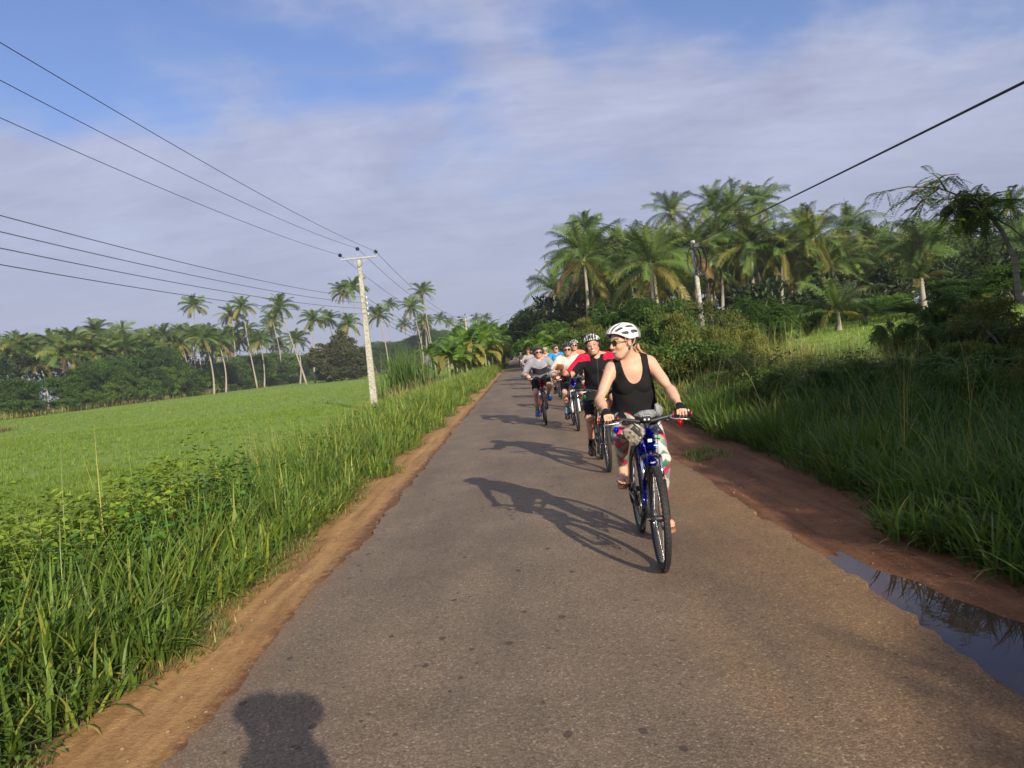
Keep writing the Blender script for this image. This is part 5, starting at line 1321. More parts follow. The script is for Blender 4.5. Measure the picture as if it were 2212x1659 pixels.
    if shirt:
        kind, cf = shirt[0], shirt[1]; cfn = cf(ctx) if callable(cf) else flat(cf)
        if kind == 'tank':
            def reg(P):
                a, b, c = tc3(P); t = np.maximum(.0-a, a-.56)
                t = np.maximum(t, -darm(P, 1.0))
                t = np.maximum(t, -(np.sqrt(((np.abs(c)-.205)/.078)**2+((a-.45)/.135)**2)-1)*.09)
                neck = (np.sqrt((c/.078)**2+((a-.50)/.165)**2)-1)*.08
                t = np.where(b > -.02, np.maximum(t, -neck), np.maximum(t, -(np.sqrt((c/.075)**2+((a-.54)/.09)**2)-1)*.08))
                return np.maximum(t, np.abs(c)-.21)
            F2 = Field(F_.lo, F_.hi, h)
            Tm2 = np.stack([fwd, l, u], 1)
            F2.ell(tp(.03, -.005, 0), np.array([.135, .190, .145])*S, Tm2, .02); F2.ell(tp(.16, .01, 0), np.array([.112, .160, .16])*S, Tm2, .06)
            F2.ell(tp(.27, .0, 0), np.array([.105, .150, .14])*S, Tm2, .06)
            g_ = np.minimum(F2.f, .2)
            def reg2(P):
                a, b, c = tc3(P); return np.maximum(np.maximum(np.maximum(-.075-.015*np.sin(c*30)-a, a-.24), -darm(P, 1.0)), notleg(P))
            shell('tank_top', .005, lambda P: np.maximum(np.minimum(reg(P), reg2(P)), keep(P)), cfn, 'cloth', wr=.0038, wfreq=30, extra=g_)
        else:
            off = shirt[2] if len(shirt) > 2 else .013; smax = shirt[3] if len(shirt) > 3 else .62; hem = shirt[4] if len(shirt) > 4 else -.06
            def reg(P):
                a, b, c = tc3(P); tr = np.maximum(np.maximum(torso(P, hem, .525), np.where(a > .46, .058-np.hypot(c, b*.8), -9)), notleg(P))
                return np.minimum(tr, sleeve(P, smax))
            shell('shirt', off+.35*h, reg, cfn, 'cloth', wr=.0055 if h < .008 else .003)
    if shorts:
        kind, cf = shorts[0], shorts[1]; cfn = cf(ctx) if callable(cf) else flat(cf); t1 = {'shorts': .80, 'long': 1.0, 'leggings': 1.86, 'trousers': 1.95}[kind]
        def regl(P):
            a, b, c = tc3(P); pel = np.maximum(np.maximum(a-.12, -.25-a), -darm(P, 1.05)); d, _ = seg(P, H+np.array([0, -.1, 0]), H+np.array([0, .1, 0]))
            return np.minimum(np.maximum(pel, d-.20*S), np.maximum(legreg(P, -.5, t1), -darm(P, 1.05)))
        shell({'leggings': 'leggings', 'trousers': 'trousers'}.get(kind, 'shorts'), .004 if kind == 'leggings' else .010, regl, cfn, 'lycra' if kind == 'leggings' else 'cloth', wr=0 if kind == 'leggings' else .004)
    if socks:
        cf = socks[1]; cfn = cf(ctx) if callable(cf) else flat(cf)
        for Hj, K, an, s, _ in legs:
            def rs(P, K=K, an=an): d, t = seg(P, K, an); return np.maximum(np.maximum((socks[0]-1-t)*.42, (t-1.25)*.42), d-.085*S)
            shell('sock', .003, rs, cfn, 'cloth')
    if gloves is not None:
        for hd, s in hands:
          def regg(P, hd=hd):
            out_ = np.full(P.shape[:-1], 9.)
            if True: d, t = seg(P, hd['w']-np.array(hd['d'])*.012, hd['w']+np.array(hd['d'])/np.linalg.norm(hd['d'])*.086*S); tt = t; out_ = np.minimum(out_, np.maximum(d-.050*S, np.maximum(-.05-t, t-1.03)*.09))
            return out_
          shell('glove', .0035, regg, flat(gloves), 'cloth', thick=.006)
    for ft in feet:
        if shoes is not None:
            cf = shoes; cfn = flat(cf)
            def regs(P, ft=ft):
                d, t = seg(P, ft['heel'], ft['toe']); zz = P[..., 2]-ft['ball'][2]; return np.maximum(d-.085*S, zz-.062*S-.045*np.clip(1-t*1.6, 0, 1))
            def cs(P, ft=ft, cf=cf):
                c = np.tile(np.array(cf, float), (len(P), 1)); zz = P[:, 2]-ft['ball'][2]; c[zz < -.014] = (.45, .45, .43) if cf[2] > cf[0]*2 else (.04, .04, .04); return c
            shell('shoe', .008, regs, cs, 'shoe')
        elif sandals:
            mb = MB(); an, ball, heel, toe, fd = [Vector(ft[q]) for q in ('an', 'ball', 'heel', 'toe', 'fd')]
            # sole
            Vs, n_ = [], 14; ctrl = [(-.02, .030), (.0, .034), (.06, .034), (.12, .044), (.17, .044), (.205, .034), (.222, .012)]
            for zz in (0, -.022):
                for (t, w) in ctrl: Vs.append(heel+Vector((0, 0, -.028+zz))+fd*t*S+Vector((0, w, 0))*S+Vector((0, 0, -.022*t/.12 if t < .12 else -.022)))
                for (t, w) in ctrl[::-1]: Vs.append(heel+Vector((0, 0, -.028+zz))+fd*t*S-Vector((0, w, 0))*S+Vector((0, 0, -.022*t/.12 if t < .12 else -.022)))
            k = len(ctrl)*2; mb.add(Vs, [list(range(k)), [k+i for i in range(k)][::-1]]+[[i, k+i, k+(i+1) % k, (i+1) % k] for i in range(k)], M['wood_brown'], smooth=False)
            top = MB()
            for c0, rx, rz, tilt in ((ball-fd*.012, .044, .030, 0), (an+Vector((0, 0, .018)), .042, .042, 1)):
                ringp = []
                for i in range(17):
                    a = math.pi*(i/16)*1.0 if not tilt else 2*math.pi*i/16
                    if tilt: ringp.append(c0+Vector((math.cos(a)*rx, math.sin(a)*rx*.95, 0)))
                    else: ringp.append(c0+Vector((0, math.cos(a)*rx, math.sin(a)*rz-.012)))
                top.tube(ringp, .012 if not tilt else .008, M['wood_brown'], n=6, flat=.5)
            if True: top.tube([ball+Vector((.03, 0, .018)), ball+Vector((.055, 0, -.002))], .006, M['wood_brown'], n=5)
            so = mb.build('sandal', None, body); top.build('straps', None, so)
    # hair
    if not cap:
        hb = Field(hc-.16, hc+.16, h*1.0); hb.ell(hp(-.018, 0, .040), np.array([.100, .081, .090])*S, Rm, 0)
        if hairlong:
            hb.ell(hp(-.075, 0, -.03), np.array([.045, .06, .06])*S, Rm, .02)
        q2 = np.stack(np.meshgrid(*hb.ax, indexing='ij'), -1); ql = ((q2-hc)@Rm)/(S*1.02)
        g_ = np.maximum(hb.f, .02+.5*np.maximum(ql[..., 0]-.02, 0)-(ql[..., 2]+.02*0)-.045*(ql[..., 0] < 0)*1.0)
        Vh, Qh = surface(g_, hb.lo, h)
        if len(Qh): link('hair', np_mesh('hair', Vh, quads=Qh, smooth=True, col=flat(hair)(Vh)), M['hair'], body)
        if hairlong:
            base = hp(-.10, 0, -.045); r = np.random.default_rng(3); mb = MB(); Rl = lambda v: np.array(v)
            for i in range(42):
                o_ = r.normal(0, .012, 3); e = tp(.47, -.07, .115)+r.normal(0, .016, 3)
                p0 = base+o_; p1 = base*.6+e*.4+np.array([-.02, 0, -.02])+o_; mb.tube([tuple(p0), tuple(p1), tuple(e+o_)], [.010, .011, .003], None, n=5)
            me = bpy.data.meshes.new('ponytail'); me.from_pydata(mb.v, [], mb.f); a_ = me.color_attributes.new('Col', 'FLOAT_COLOR', 'POINT')
            cc = np.ones((len(mb.v), 4), np.float32); vv = np.array(mb.v); cc[:, :3] = np.array((.22, .12, .06))+np.array((.42, .32, .2))*np.clip((vv[:, 1:2]-base[1])/.1, 0, 1); a_.data.foreach_set('color', cc.ravel())
            me.polygons.foreach_set('use_smooth', mb.sm); link('ponytail', me, M['hair'], body)
    if helmet: make_helmet(body, ctx, helmet, max(h*.75, .0035))
    if glasses: make_glasses(body, ctx, glasses)
    if backpack: 
        for s in (-1, 1):
            mb = MB(); mb.tube([tuple(tp(.36, -.14, .08*s)), tuple(tp(.50, -.05, .095*s)), tuple(tp(.44, .095, .10*s)), tuple(tp(.30, .135, .12*s)), tuple(tp(.2, .08, .16*s))], .026, M['navy'], n=8, flat=.3); mb.build('backpack_strap', None, body)
        bk_ = Field(tp(.3, -.2, 0)-.3, tp(.3, -.2, 0)+.3, .012); bk_.ell(tp(.28, -.20, 0), np.array([.085, .15, .22]), Tm, 0); Vb, Qb = surface(bk_.f, bk_.lo, .012)
        link('backpack', np_mesh('backpack', Vb, quads=Qb, smooth=True), M['navy'], body)
    body['_'] = 0; del body['_']
    return body, ctx
M['navy'] = pmat('navy_webbing', (.012, .016, .06), .8)
def make_helmet(body, ctx, spec, h):
    hc, Rm, S = ctx['hc'], ctx['Rm'], ctx['S']; ca, cb, style = spec; ca = np.array(ca); cb = np.array(cb)
    L_ = lambda P: ((P-hc)@Rm)/S
    lo, hi = hc-.22, hc+.22; n = np.ceil((hi-lo)/h).astype(int); P = np.stack(np.meshgrid(*[lo[i]+h*np.arange(n[i]) for i in range(3)], indexing='ij'), -1); q = L_(P)
    def ell_(q, c, r):
        d = (q-np.array(c)); k0 = np.linalg.norm(d/np.array(r), axis=-1); k1 = np.linalg.norm(d/np.array(r)**2, axis=-1)+1e-9; return k0*(k0-1)/k1
    outer = ell_(q, (-.015, 0, .042), (.148, .108, .106)); inner = ell_(q, (-.015, 0, .035), (.118, .092, .088))
    x, y, z = q[..., 0], q[..., 1], q[..., 2]
    brim = .040+.02*np.clip(x/.1, -1, 1)+.018*np.cos(np.clip(x/.12, -1, 1)*3.1)*-1     # rim line, lower behind the ears
    brim = np.where(x < -.06, brim-(-.06-x)*.35, brim)
    f = np.maximum(np.maximum(outer, -inner), brim-z)
    ang = np.arctan2(y, z-.005)
    vents = np.full(f.shape, 9.)
    for i, yc_ in enumerate((-.094, -.055, -.0175, .0175, .055, .094)):
        for x0, x1 in (((.035, .105), (-.07, .005), (-.13, -.10)) if abs(yc_) < .08 else ((.01, .07), (-.08, -.02))):
            cx = (x0+x1)/2; hl_ = (x1-x0)/2; yy = (ang-yc_*10.5*(1-.10*np.abs(x)/.13))*.1
            zc_ = .042+.106*np.sqrt(np.clip(1-((x+.015)/.148)**2-(yc_/.108)**2, .02, 1))
            v = (np.sqrt((yy/.0105)**2+(np.maximum(np.abs(x-cx)-hl_*.62, 0)/.018)**2)-1)*.0105
            vents = np.minimum(vents, np.maximum(v, brim+.018-z))
    f = np.maximum(f, -vents)
    V, Q = surface(f.astype(np.float32), lo, h); q = L_(V); y = q[:, 1]; x = q[:, 0]; z = q[:, 2]
    rad = ell_(q, (-.015, 0, .042), (.148, .108, .106))
    col = np.tile(ca, (len(V), 1)).astype(float)
    if style == 'two': m_ = (np.abs(np.abs(y)-.029) < .008) | (x < -.085) | (np.abs(y) < .004); col[m_] = cb
    elif style == 'stripe': m_ = (np.abs(np.abs(y)-.029) < .0075) | (np.abs(np.abs(y)-.058) < .0075) | (np.abs(y) < .006) | (z < .062+.1*np.maximum(-x-.05, 0)); col[m_] = cb
    elif style == 'rim': m_ = z < .062; col[m_] = cb
    col[rad < -.006] = (.10, .10, .105)
    ho = link('helmet', np_mesh('helmet', V, quads=Q, smooth=True, col=col), M['helmetm'], body)
    fl = np.maximum(np.maximum(ell_(L_(P), (-.015, 0, .040), (.126, .094, .090)), -ell_(L_(P), (-.015, 0, .035), (.110, .084, .083))), brim+.006-L_(P)[..., 2])
    V, Q = surface(fl.astype(np.float32), lo, h)
    link('lining', np_mesh('lining', V, quads=Q, smooth=True), M['foam'], ho)
    hp = ctx['hp']; sm = M['strap'] if style == 'two' else M['blackstrap']; mb = MB()
    for s in (-1, 1):
        j = hp(.004, .082*s, -.048)
        mb.tube([tuple(hp(.040, .084*s, .045)), tuple(hp(.022, .086*s, .0)), tuple(j)], .0065, sm, n=6, flat=.35)
        mb.tube([tuple(hp(-.065, .082*s, .03)), tuple(hp(-.035, .090*s, -.01)), tuple(j)], .0065, sm, n=6, flat=.35)
        mb.tube([tuple(j), tuple(hp(.025, .062*s, -.088)), tuple(hp(.035, .028*s, -.118)), tuple(hp(.037, 0, -.124))], .0055, sm, n=6, flat=.4)
        mb.ball(tuple(j), (.010, .008, .011), M['black'], n=8, k=6)
    mb.build('straps', None, ho)
def make_glasses(body, ctx, kind):
    hp = ctx['hp']; Rm = Matrix(ctx['Rm'].tolist()); lm = M['lens'] if kind == 'sun' else M['lens_clear']; fm = M['black'] if kind == 'sun' else M['galv']; S = ctx['S']
    fr = MB(); le_ = MB()
    for s in (-1, 1):
        ring = []; pl = []
        for i in range(17):
            a = 2*math.pi*i/16; ca, sa_ = math.cos(a), math.sin(a)
            yy = .033*s+.0265*ca*(1-.10*(sa_ < 0)); zz = .004+.0205*sa_*(1.0 if sa_ > 0 else 1.0)*(abs(sa_)**-.12 if abs(sa_) > .05 else 1); xx = .099-.10*abs(yy)**1.0*.28
            ring.append(tuple(hp(xx, yy, zz))); pl.append(tuple(hp(xx, yy, zz)))
        fr.tube(ring, .0028 if kind == 'sun' else .0013, fm, n=6, caps=False)
        if kind == 'sun': le_.add(pl[:-1], [list(range(16))], lm, smooth=False)
        fr.tube([tuple(hp(.092, .058*s, .014)), tuple(hp(.06, .080*s, .012)), tuple(hp(.0, .086*s, .010)), tuple(hp(-.02, .084*s, -.006))], .0032 if kind == 'sun' else .0014, M['wood_brown'] if kind == 'sun' else fm, n=6)
    fr.tube([tuple(hp(.098, -.010, .010)), tuple(hp(.102, 0, .013)), tuple(hp(.098, .010, .010))], .0026 if kind == 'sun' else .0012, fm, n=6)
    g = fr.build('sunglasses' if kind == 'sun' else 'spectacles', None, body)
    if kind == 'sun': le_.build('lenses', None, g)
def scallops(ctx):
    pal = np.array([(.50, .04, .10), (.07, .20, .12), (.50, .50, .46), (.22, .37, .24), (.18, .21, .22), (.42, .48, .38)])
    def fn(P):
        best = np.full(len(P), 9.); s_ = np.zeros(len(P)); th = np.zeros(len(P))
        for Hj, K, an, sd_, _ in ctx['legs']:
            off = 0
            for a, b in ((Hj, K), (K, an)):
                d, t = ctx['seg'](P, a, b); ax = (b-a)/np.linalg.norm(b-a); ref = np.array([0, 1.0, 0]); ref = ref-ax*(ref@ax); ref /= np.linalg.norm(ref); r2 = np.cross(ax, ref)
                q = P-a; an_ = np.arctan2(q@r2, q@ref); ss = off+t*np.linalg.norm(b-a); m_ = d < best
                best = np.where(m_, d, best); s_ = np.where(m_, ss, s_); th = np.where(m_, an_+sd_*.5, th); off += np.linalg.norm(b-a)
        v = (s_+.4)/.037; uu = th/(2*math.pi)*5; idx = np.zeros(len(P), int); done = np.zeros(len(P), bool)
        for k in (-2, -1, 0, 1):
            r = np.floor(v)+k; sh_ = (r % 2)*.5; cx = np.round(uu-sh_)+sh_; dd = np.hypot((uu-cx), (v-r)*.29); hit = (dd < .578) & ~done & (v >= r-.0)
            idx = np.where(hit, ((r*7+np.round(cx*2)*5+(r*cx)*1).astype(int)) % 6, idx); done |= hit
        return pal[idx]
    return fn
def jersey(ctx):
    def fn(P):
        c_ = np.tile(np.array((.012, .012, .013)), (len(P), 1)); a, b, c = ctx['tc3'](P)
        red = (a > .462) & (np.abs(c) > .085)
        for A, E, W_, s in ctx['arms']:
            d, t = ctx['seg'](P, A, E); ax = (E-A)/np.linalg.norm(E-A); q = P-A; out_ = np.array([0, .75*s, .66]); out_ = out_-ax*(out_@ax); out_ /= np.linalg.norm(out_)
            red |= (t > -.3) & (d < .12) & ((q@out_) > .028) & (np.abs(c) > .15) & (a > .12)
        red |= (np.abs(c) > .165) & (a < .25) & (b < .06)
        c_[red] = (.62, .01, .045)
        c_[(np.hypot(c-.075, (a-.345)*1.8) < .017) & (b > .05)] = (.62, .01, .045)
        z_ = (np.abs(c) < .0045) & (b > .05); c_[z_] = (.06, .06, .06)
        return c_
    return fn
def grey_tee(ctx):
    def fn(P):
        a, b, c = ctx['tc3'](P); c_ = np.tile(np.array((.27, .27, .31)), (len(P), 1)); c_[(a < .36) & (a > .17) & (np.abs(c) < .16) & (b > 0)] = (.04, .042, .055)
        c_[(np.abs(a-.37+.03*np.cos(c*20)) < .012) & (b > 0) & (np.abs(c) < .15)] = (.42, .42, .46); return c_
    return fn
def two_tone(top, bot, cut):
    def mk(ctx):
        def fn(P):
            a, b, c = ctx['tc3'](P); c_ = np.tile(np.array(top, float), (len(P), 1)); c_[a < cut+.04*np.sin(c*14)] = bot; return c_
        return fn
    return mk
def striped(c1, c2, f=55):
    def mk(ctx):
        def fn(P): c_ = np.tile(np.array(c1, float), (len(P), 1)); c_[np.sin(P[:, 2]*2*math.pi*f/1.0) > 0] = c2; return c_
        return fn
    return mk
def put(objs, fpx, rpx=None, heading=0.0, lean=0.0, Yf=None):
    """stands a bike and its rider so that the front tyre touches the road at the pixel fpx"""
    Fp = atz(fpx[0], fpx[1], .036); rz = R(-90)+heading
    if rpx is not None: Rp = atz(rpx[0], rpx[1], .036); d = Fp-Rp; rz = math.atan2(d.y, d.x)
    fr_ = min(1, max(0, (Fp.x-RL)/(RR-RL))); zr = .012+.028*(1-(2*fr_-1)**2)-.004
    org = Fp-Vector((math.cos(rz)*XF, math.sin(rz)*XF, 0)); org.z = zr
    m_ = Matrix.Translation(org) @ Matrix.Rotation(rz, 4, 'Z') @ Matrix.Rotation(lean, 4, 'X')
    for o in objs: o.matrix_world = m_
BLK = (.013, .013, .014)
# 1. the woman in front
bike = make_bike(crank=-.22, caps='red', accents='red', decor=[('tinsel', 'blue_tin', [(.41, 0, .90), (.43, 0, .83), (.46, .0, .74)], .055, 1500), ('tinsel', 'blue_tin', [(.42, -.04, .80), (.33, -.035, .70), (.25, -.02, .62), (.2, 0, .55)], .048, 1100),
    ('tinsel', 'blue_tin', [(.525, -.02, .72), (.545, 0, .70)], .04, 500), ('tinsel', 'blue_tin', [(.54, -.07, .60), (.58, -.07, .50), (.60, -.07, .42)], .022, 400)], dseed=3)
tag(bike, 'mountain bicycle with blue tinsel and red bar ends ridden by the woman in patterned leggings', 'bicycle')
hang_ball(bike, (.40, -.215, .925), 'blue_ball', .021); hang_ball(bike, (.40, .225, .945), 'red_ball', .024)
# crumpled bag hanging on the bars and a grey wrap on the stem
def crumple(name, c, r, seed, mat, parent, Rm=None, k=.25):
    rr = np.random.default_rng(seed); bm_ = MB(); bm_.ball((0, 0, 0), 1.0, None, n=20, k=14); V = np.array(bm_.v); dirs = unit(rr.normal(0, 1, (26, 3))); off = rr.uniform(.62, 1.0, 26)
    dd = V@dirs.T; sc = np.min(np.where(dd > .3, off/np.maximum(dd, .3), 9), 1); V = V*np.minimum(sc, 1.05)[:, None]*(1+k*.3*(rr.random((len(V), 1))-.5))
    V = V*np.array(r); 
    if Rm is not None: V = V@np.array(Rm).T
    o_ = MB(); o_.add(V+np.array(c), bm_.f, mat, smooth=False); return o_.build(name, None, parent)
M['camo'] = pmat('crinkled_camouflage_cloth', (.24, .21, .165), .35, scale=38, var=.55, bump=.003, coat=.3); M['greycloth'] = pmat('grey_cloth', (.22, .23, .23), .8, scale=30, var=.2, bump=.002)
bagR = Matrix.Rotation(R(18), 3, 'X')
bg_ = crumple('handlebar_bag', (.43, -.095, .89), (.045, .078, .085), 4, M['camo'], bike, bagR)
mb = MB(); mb.box((.475, -.080, .915), (.006, .018, .085), M['black'], rot=Matrix.Rotation(R(38), 3, 'X')); mb.build('buckle_strap', None, bg_)
crumple('grey_wrap', (.30, .01, 1.005), (.065, .085, .042), 9, M['greycloth'], bike); crumple('grey_wrap', (.31, .10, 1.03), (.035, .04, .055), 12, M['greycloth'], bike)
mb = MB(); mb.box((.385, .0, .985), (.035, .062, .040), M['black'], bev=.008); lt = mb.build('front_light', None, bike)
mb = MB()
for s in (-1, 1): mb.ball((.404, .014*s, .982), (.004, .0075, .0075), M['white_p'], n=10, k=6)
for q in range(4): mb.box((.392, -.018+.012*q, 1.007), (.010, .006, .004), M['white_p'])
mb.build('lens', None, lt)
for bx_ in (((.478, 0, .845), (.008, .030, .022)), ((.552, 0, .705), (.012, .035, .010))):
    mb = MB(); mb.box(bx_[0], bx_[1], M['white_p'], bev=.003); mb.build('reflector', None, bike)
woman, wc = person('woman in white helmet, sunglasses, black tank top and scale-patterned leggings, smiling sideways, leading the ride', h=.005, S=.985, female=True, hip=(-.235, .945), lean=21, side=-3, twist=4,
    head=(-58, 4, 0), head_off=(.0, -.055, -.02), crank=-.22, shirt=('tank', BLK), shorts=('leggings', scallops), sandals=True, helmet=((.72, .72, .72), (.30, .30, .31), 'two'), glasses='sun', gloves=BLK,
    hair=(.10, .05, .028), hairlong=True, skin=SKIN*np.array((1.06, 1.06, 1.03)), elbow=.2, knees=.035)
put((bike, woman), (1432, 1230), (1385, 1147), lean=R(-1.0))
# 2. man in the black and red jersey, pointing
bike = make_bike(frame='frame_black', crank=3.2, decor=[('tinsel', 'gold_tin', [(.42, .0, .93), (.43, .0, .90)], .075, 900), ('tinsel', 'gold_tin', [(.40, -.06, .86), (.36, -.05, .76)], .05, 500), ('tinsel', 'gold_tin', [(.50, 0, .73), (.53, 0, .71)], .06, 700)], dseed=5)
mb = MB(); mb.tube([(.432, 0, .80), (.425, 0, .835)], .030, M['white_p'], n=12); mb.tube([(.424, 0, .836), (.416, 0, .862)], .031, M['blue_ball'], n=12); mb.tube([(.415, 0, .863), (.408, 0, .885)], .030, M['white_p'], n=12); mb.build('head_tube_wrap', None, bike)
mb = MB(); mb.box((.535, -.078, .62), (.006, .022, .045), M['amber'], bev=.002); mb.build('reflector', None, bike)
hang_ball(bike, (.40, -.21, .90), 'green_ball', .02)
tag(bike, 'mountain bicycle with gold tinsel ridden by the man in the black and red jersey', 'bicycle')
m2, _ = person('laughing man in black and red cycling jersey and clear glasses, holding his right arm out', h=.0065, S=1.01, hip=(-.19, .945), lean=24, head=(-8, 6, 8), head_off=(.0, -.04, -.015), crank=3.2, belly=.018, shirt=('tee', jersey, .014, .62, -.06),
    shorts=('long', BLK), socks=(1.74, BLK), shoes=(.06, .035, .025), helmet=((.62, .62, .62), BLK, 'stripe'), glasses='clear', gloves=(.20, .085, .035), rhand=dict(w=(.26, -.46, 1.30), d=(.5, -.75, .1), n=(.55, .2, -.5), curl=(18, 25, 20), pole=(-.3, -.35, -.9)), hair=(.12, .11, .10),
    skin=SKIN*np.array((1.03, .95, .92)))
put((bike, m2), (1316, 1018), (1301, 992), lean=R(-1))
# 3. man in pale shirt with black helmet
bike = make_bike(crank=2.2, fork='white_p', decor=[('tinsel', 'blue_tin', [(.42, 0, .95), (.45, 0, .85)], .06, 900)], dseed=7); hang_ball(bike, (.41, .20, .93), 'green_ball', .02)
tag(bike, 'mountain bicycle with blue tinsel and white fork behind the black and red jersey', 'bicycle')
m3, _ = person('man in black helmet and pale grey shirt, half hidden behind the pointing man', h=.009, S=.99, lean=30, head=(-6, 8, 0), crank=2.2, shirt=('tee', two_tone((.56, .56, .50), (.33, .34, .36), .30), .016, .7, -.06), shorts=('long', BLK),
    socks=(1.62, striped((.30, .42, .50), (.10, .20, .34), 30)), shoes=(.03, .03, .035), helmet=(BLK, (.45, .48, .5), 'rim'), glasses='sun', gloves=(.20, .09, .04), hair=(.2, .19, .18))
put((bike, m3), (1250, 930), lean=R(1))
# 4. grey shirt on the left
bike = make_bike(frame='frame_red', crank=2.75, fork='frame_red', decor=[('tinsel', 'red_tin', [(.42, 0, .93), (.45, 0, .80)], .06, 700)], dseed=9); hang_ball(bike, (.40, -.24, .95), 'red_ball', .02)
tag(bike, 'red-forked mountain bicycle ridden by the man in the grey tee shirt', 'bicycle')
m4, _ = person('man in grey tee shirt, black helmet and blue shoes riding nearest the left road edge', h=.009, S=1.0, lean=32, head=(4, 8, 0), crank=2.75, shirt=('tee', grey_tee, .015, .62, -.05), shorts=('shorts', BLK),
    socks=(1.70, striped((.02, .02, .025), (.5, .5, .5), 40)), shoes=(.02, .12, .55), helmet=((.022, .02, .02), (.05, .04, .04), 'rim'), glasses='sun', hair=(.1, .06, .03), skin=SKIN*1.05)
put((bike, m4), (1180, 918.6))
# 5. blue shirt with backpack
bike = make_bike(frame='frame_red', crank=2.4, decor=[('tinsel', 'red_tin', [(.42, 0, .93), (.45, 0, .80)], .06, 400)], dseed=11)
tag(bike, 'bicycle with red tinsel ridden by the man in the blue shirt', 'bicycle')
m5, _ = person('man in bright blue shirt with dark backpack straps and sunglasses looking to the side', h=.011, S=1.03, lean=22, head=(30, 0, 0), crank=2.4, shirt=('tee', (.03, .24, .52), .016, .6, -.06), shorts=('long', (.05, .05, .06)), shoes=(.05, .04, .03), socks=(1.75, BLK),
    helmet=((.05, .05, .03), (.03, .03, .02), 'rim'), glasses='sun', hair=(.10, .06, .03), backpack=True)
put((bike, m5), (1213, 862))
# 6. striped helmet behind the jersey
bike = make_bike(crank=1.0, dseed=13); tag(bike, 'bicycle hidden behind the pointing man, ridden by the person in orange', 'bicycle')
m6, _ = person('person in black and white striped helmet and orange top behind the black and red jersey', h=.010, S=1.04, lean=16, head=(0, 4, 0), crank=1.0, shirt=('tee', (.50, .20, .12), .012, .1, -.05), shorts=('shorts', BLK), shoes=(.05, .05, .05), socks=(1.75, BLK), helmet=((.62, .62, .62), BLK, 'stripe'), glasses='sun')
P6 = at(1240, 745, 18.6); rz = R(-90)
for o in (bike, m6): o.matrix_world = Matrix.Translation((P6.x, 18.6, .03)) @ Matrix.Rotation(rz, 4, 'Z')
# 7. white cap
far_specs = [((1177, 757), 30, 'bicycle of the rider in the white cap', 'rider in white cap and pinkish top behind the man in the grey tee shirt', (.45, .32, .33), ((.65, .65, .63), (.65, .65, .63), 'plain'), .6),
             ((1140.5, 758), 36, 'bicycle of the rider in the grey sleeveless top', 'rider in pink helmet and grey sleeveless top far down the left half of the road', (.30, .31, .30), ((.5, .10, .12), (.3, .05, .06), 'rim'), .02),
             ((1148, 758), 41, 'bicycle of the rearmost rider in red', 'rearmost cyclist in a red shirt and red helmet', (.62, .03, .05), ((.6, .02, .04), (.3, .05, .06), 'rim'), .6)]
for (px, py), Y, bl_, pl_, sc_, hm_, sl_ in far_specs:
    bike = make_bike(crank=random.random()*6, dseed=int(Y)); tag(bike, bl_, 'bicycle')
    p_, _ = person(pl_, h=.014, S=1.0, lean=24, head=(0, 6, 0), crank=0.4, shirt=('tee', sc_, .014, sl_, -.05), shorts=('shorts', (.03, .03, .04)), shoes=(.3, .3, .3), helmet=hm_, glasses='sun')
    C = at(px, py, Y)
    for o in (bike, p_): o.matrix_world = Matrix.Translation((C.x, Y, .03)) @ Matrix.Rotation(R(-90), 4, 'Z')
# far motorcycle coming along behind the group
def motorcycle():
    root = empty('motorcycle'); 
    for x in (-.62, .62):
        w = MB(); w.tube([(x, -.06, .30), (x, .06, .30)], .05, M['alu'], n=10); wo = w.build('wheel', None, root)
        t = MB(); t.torus((x, 0, .30), .26, [(.04*math.cos(a*.785), .045*math.sin(a*.785)) for a in range(8)], M['rubber'], n=30); t.build('tyre', None, wo)
    b_ = MB(); b_.tube([(.50, 0, .85), (.2, 0, .78), (0, 0, .74)], [.10, .15, .11], M['frame_red'], n=12); b_.ball((.05, 0, .45), (.22, .14, .17), M['black']); b_.tube([(.62, .08, .3), (.45, .08, .95)], .025, M['alu']); b_.tube([(.62, -.08, .3), (.45, -.08, .95)], .025, M['alu'])
    b_.tube([(-.62, .1, .3), (-.3, .1, .7), (.0, .05, .6)], .03, M['black']); b_.tube([(.5, 0, .62), (.68, 0, .62)], [.09, .07], M['black']); b_.build('body', None, root)
    s = MB(); s.tube([(0, 0, .78), (-.35, 0, .80), (-.7, 0, .84)], [.10, .13, .07], M['black'], n=12, flat=.6); s.build('seat', None, root)
    h_ = MB(); h_.tube([(.30, -.36, 1.02), (.42, -.15, 1.0), (.42, .15, 1.0), (.30, .36, 1.02)], .016, M['alu']); h_.build('handlebar', None, root)
    l_ = MB(); l_.ball((.55, 0, .90), (.07, .08, .08), M['white_p']); l_.build('headlight', None, root)
    return root
mc = motorcycle(); tag(mc, 'small dark motorcycle far away on the shaded road', 'motorcycle'); p_, _ = person('motorcyclist in dark clothes far away on the shaded road', h=.018, S=1.0, hip=(-.25, .88), lean=8, head=(0, 0, 0), crank=.8, shirt=('tee', (.05, .05, .06), .014, .95), shorts=('trousers', (.04, .04, .05)), shoes=(.02, .02, .02), helmet=((.5, .5, .5), (.3, .3, .3), 'rim'))
C = at(1124, 760, 66)
for o in (mc, p_): o.matrix_world = Matrix.Translation((C.x, 66, .03)) @ Matrix.Rotation(R(-90), 4, 'Z')
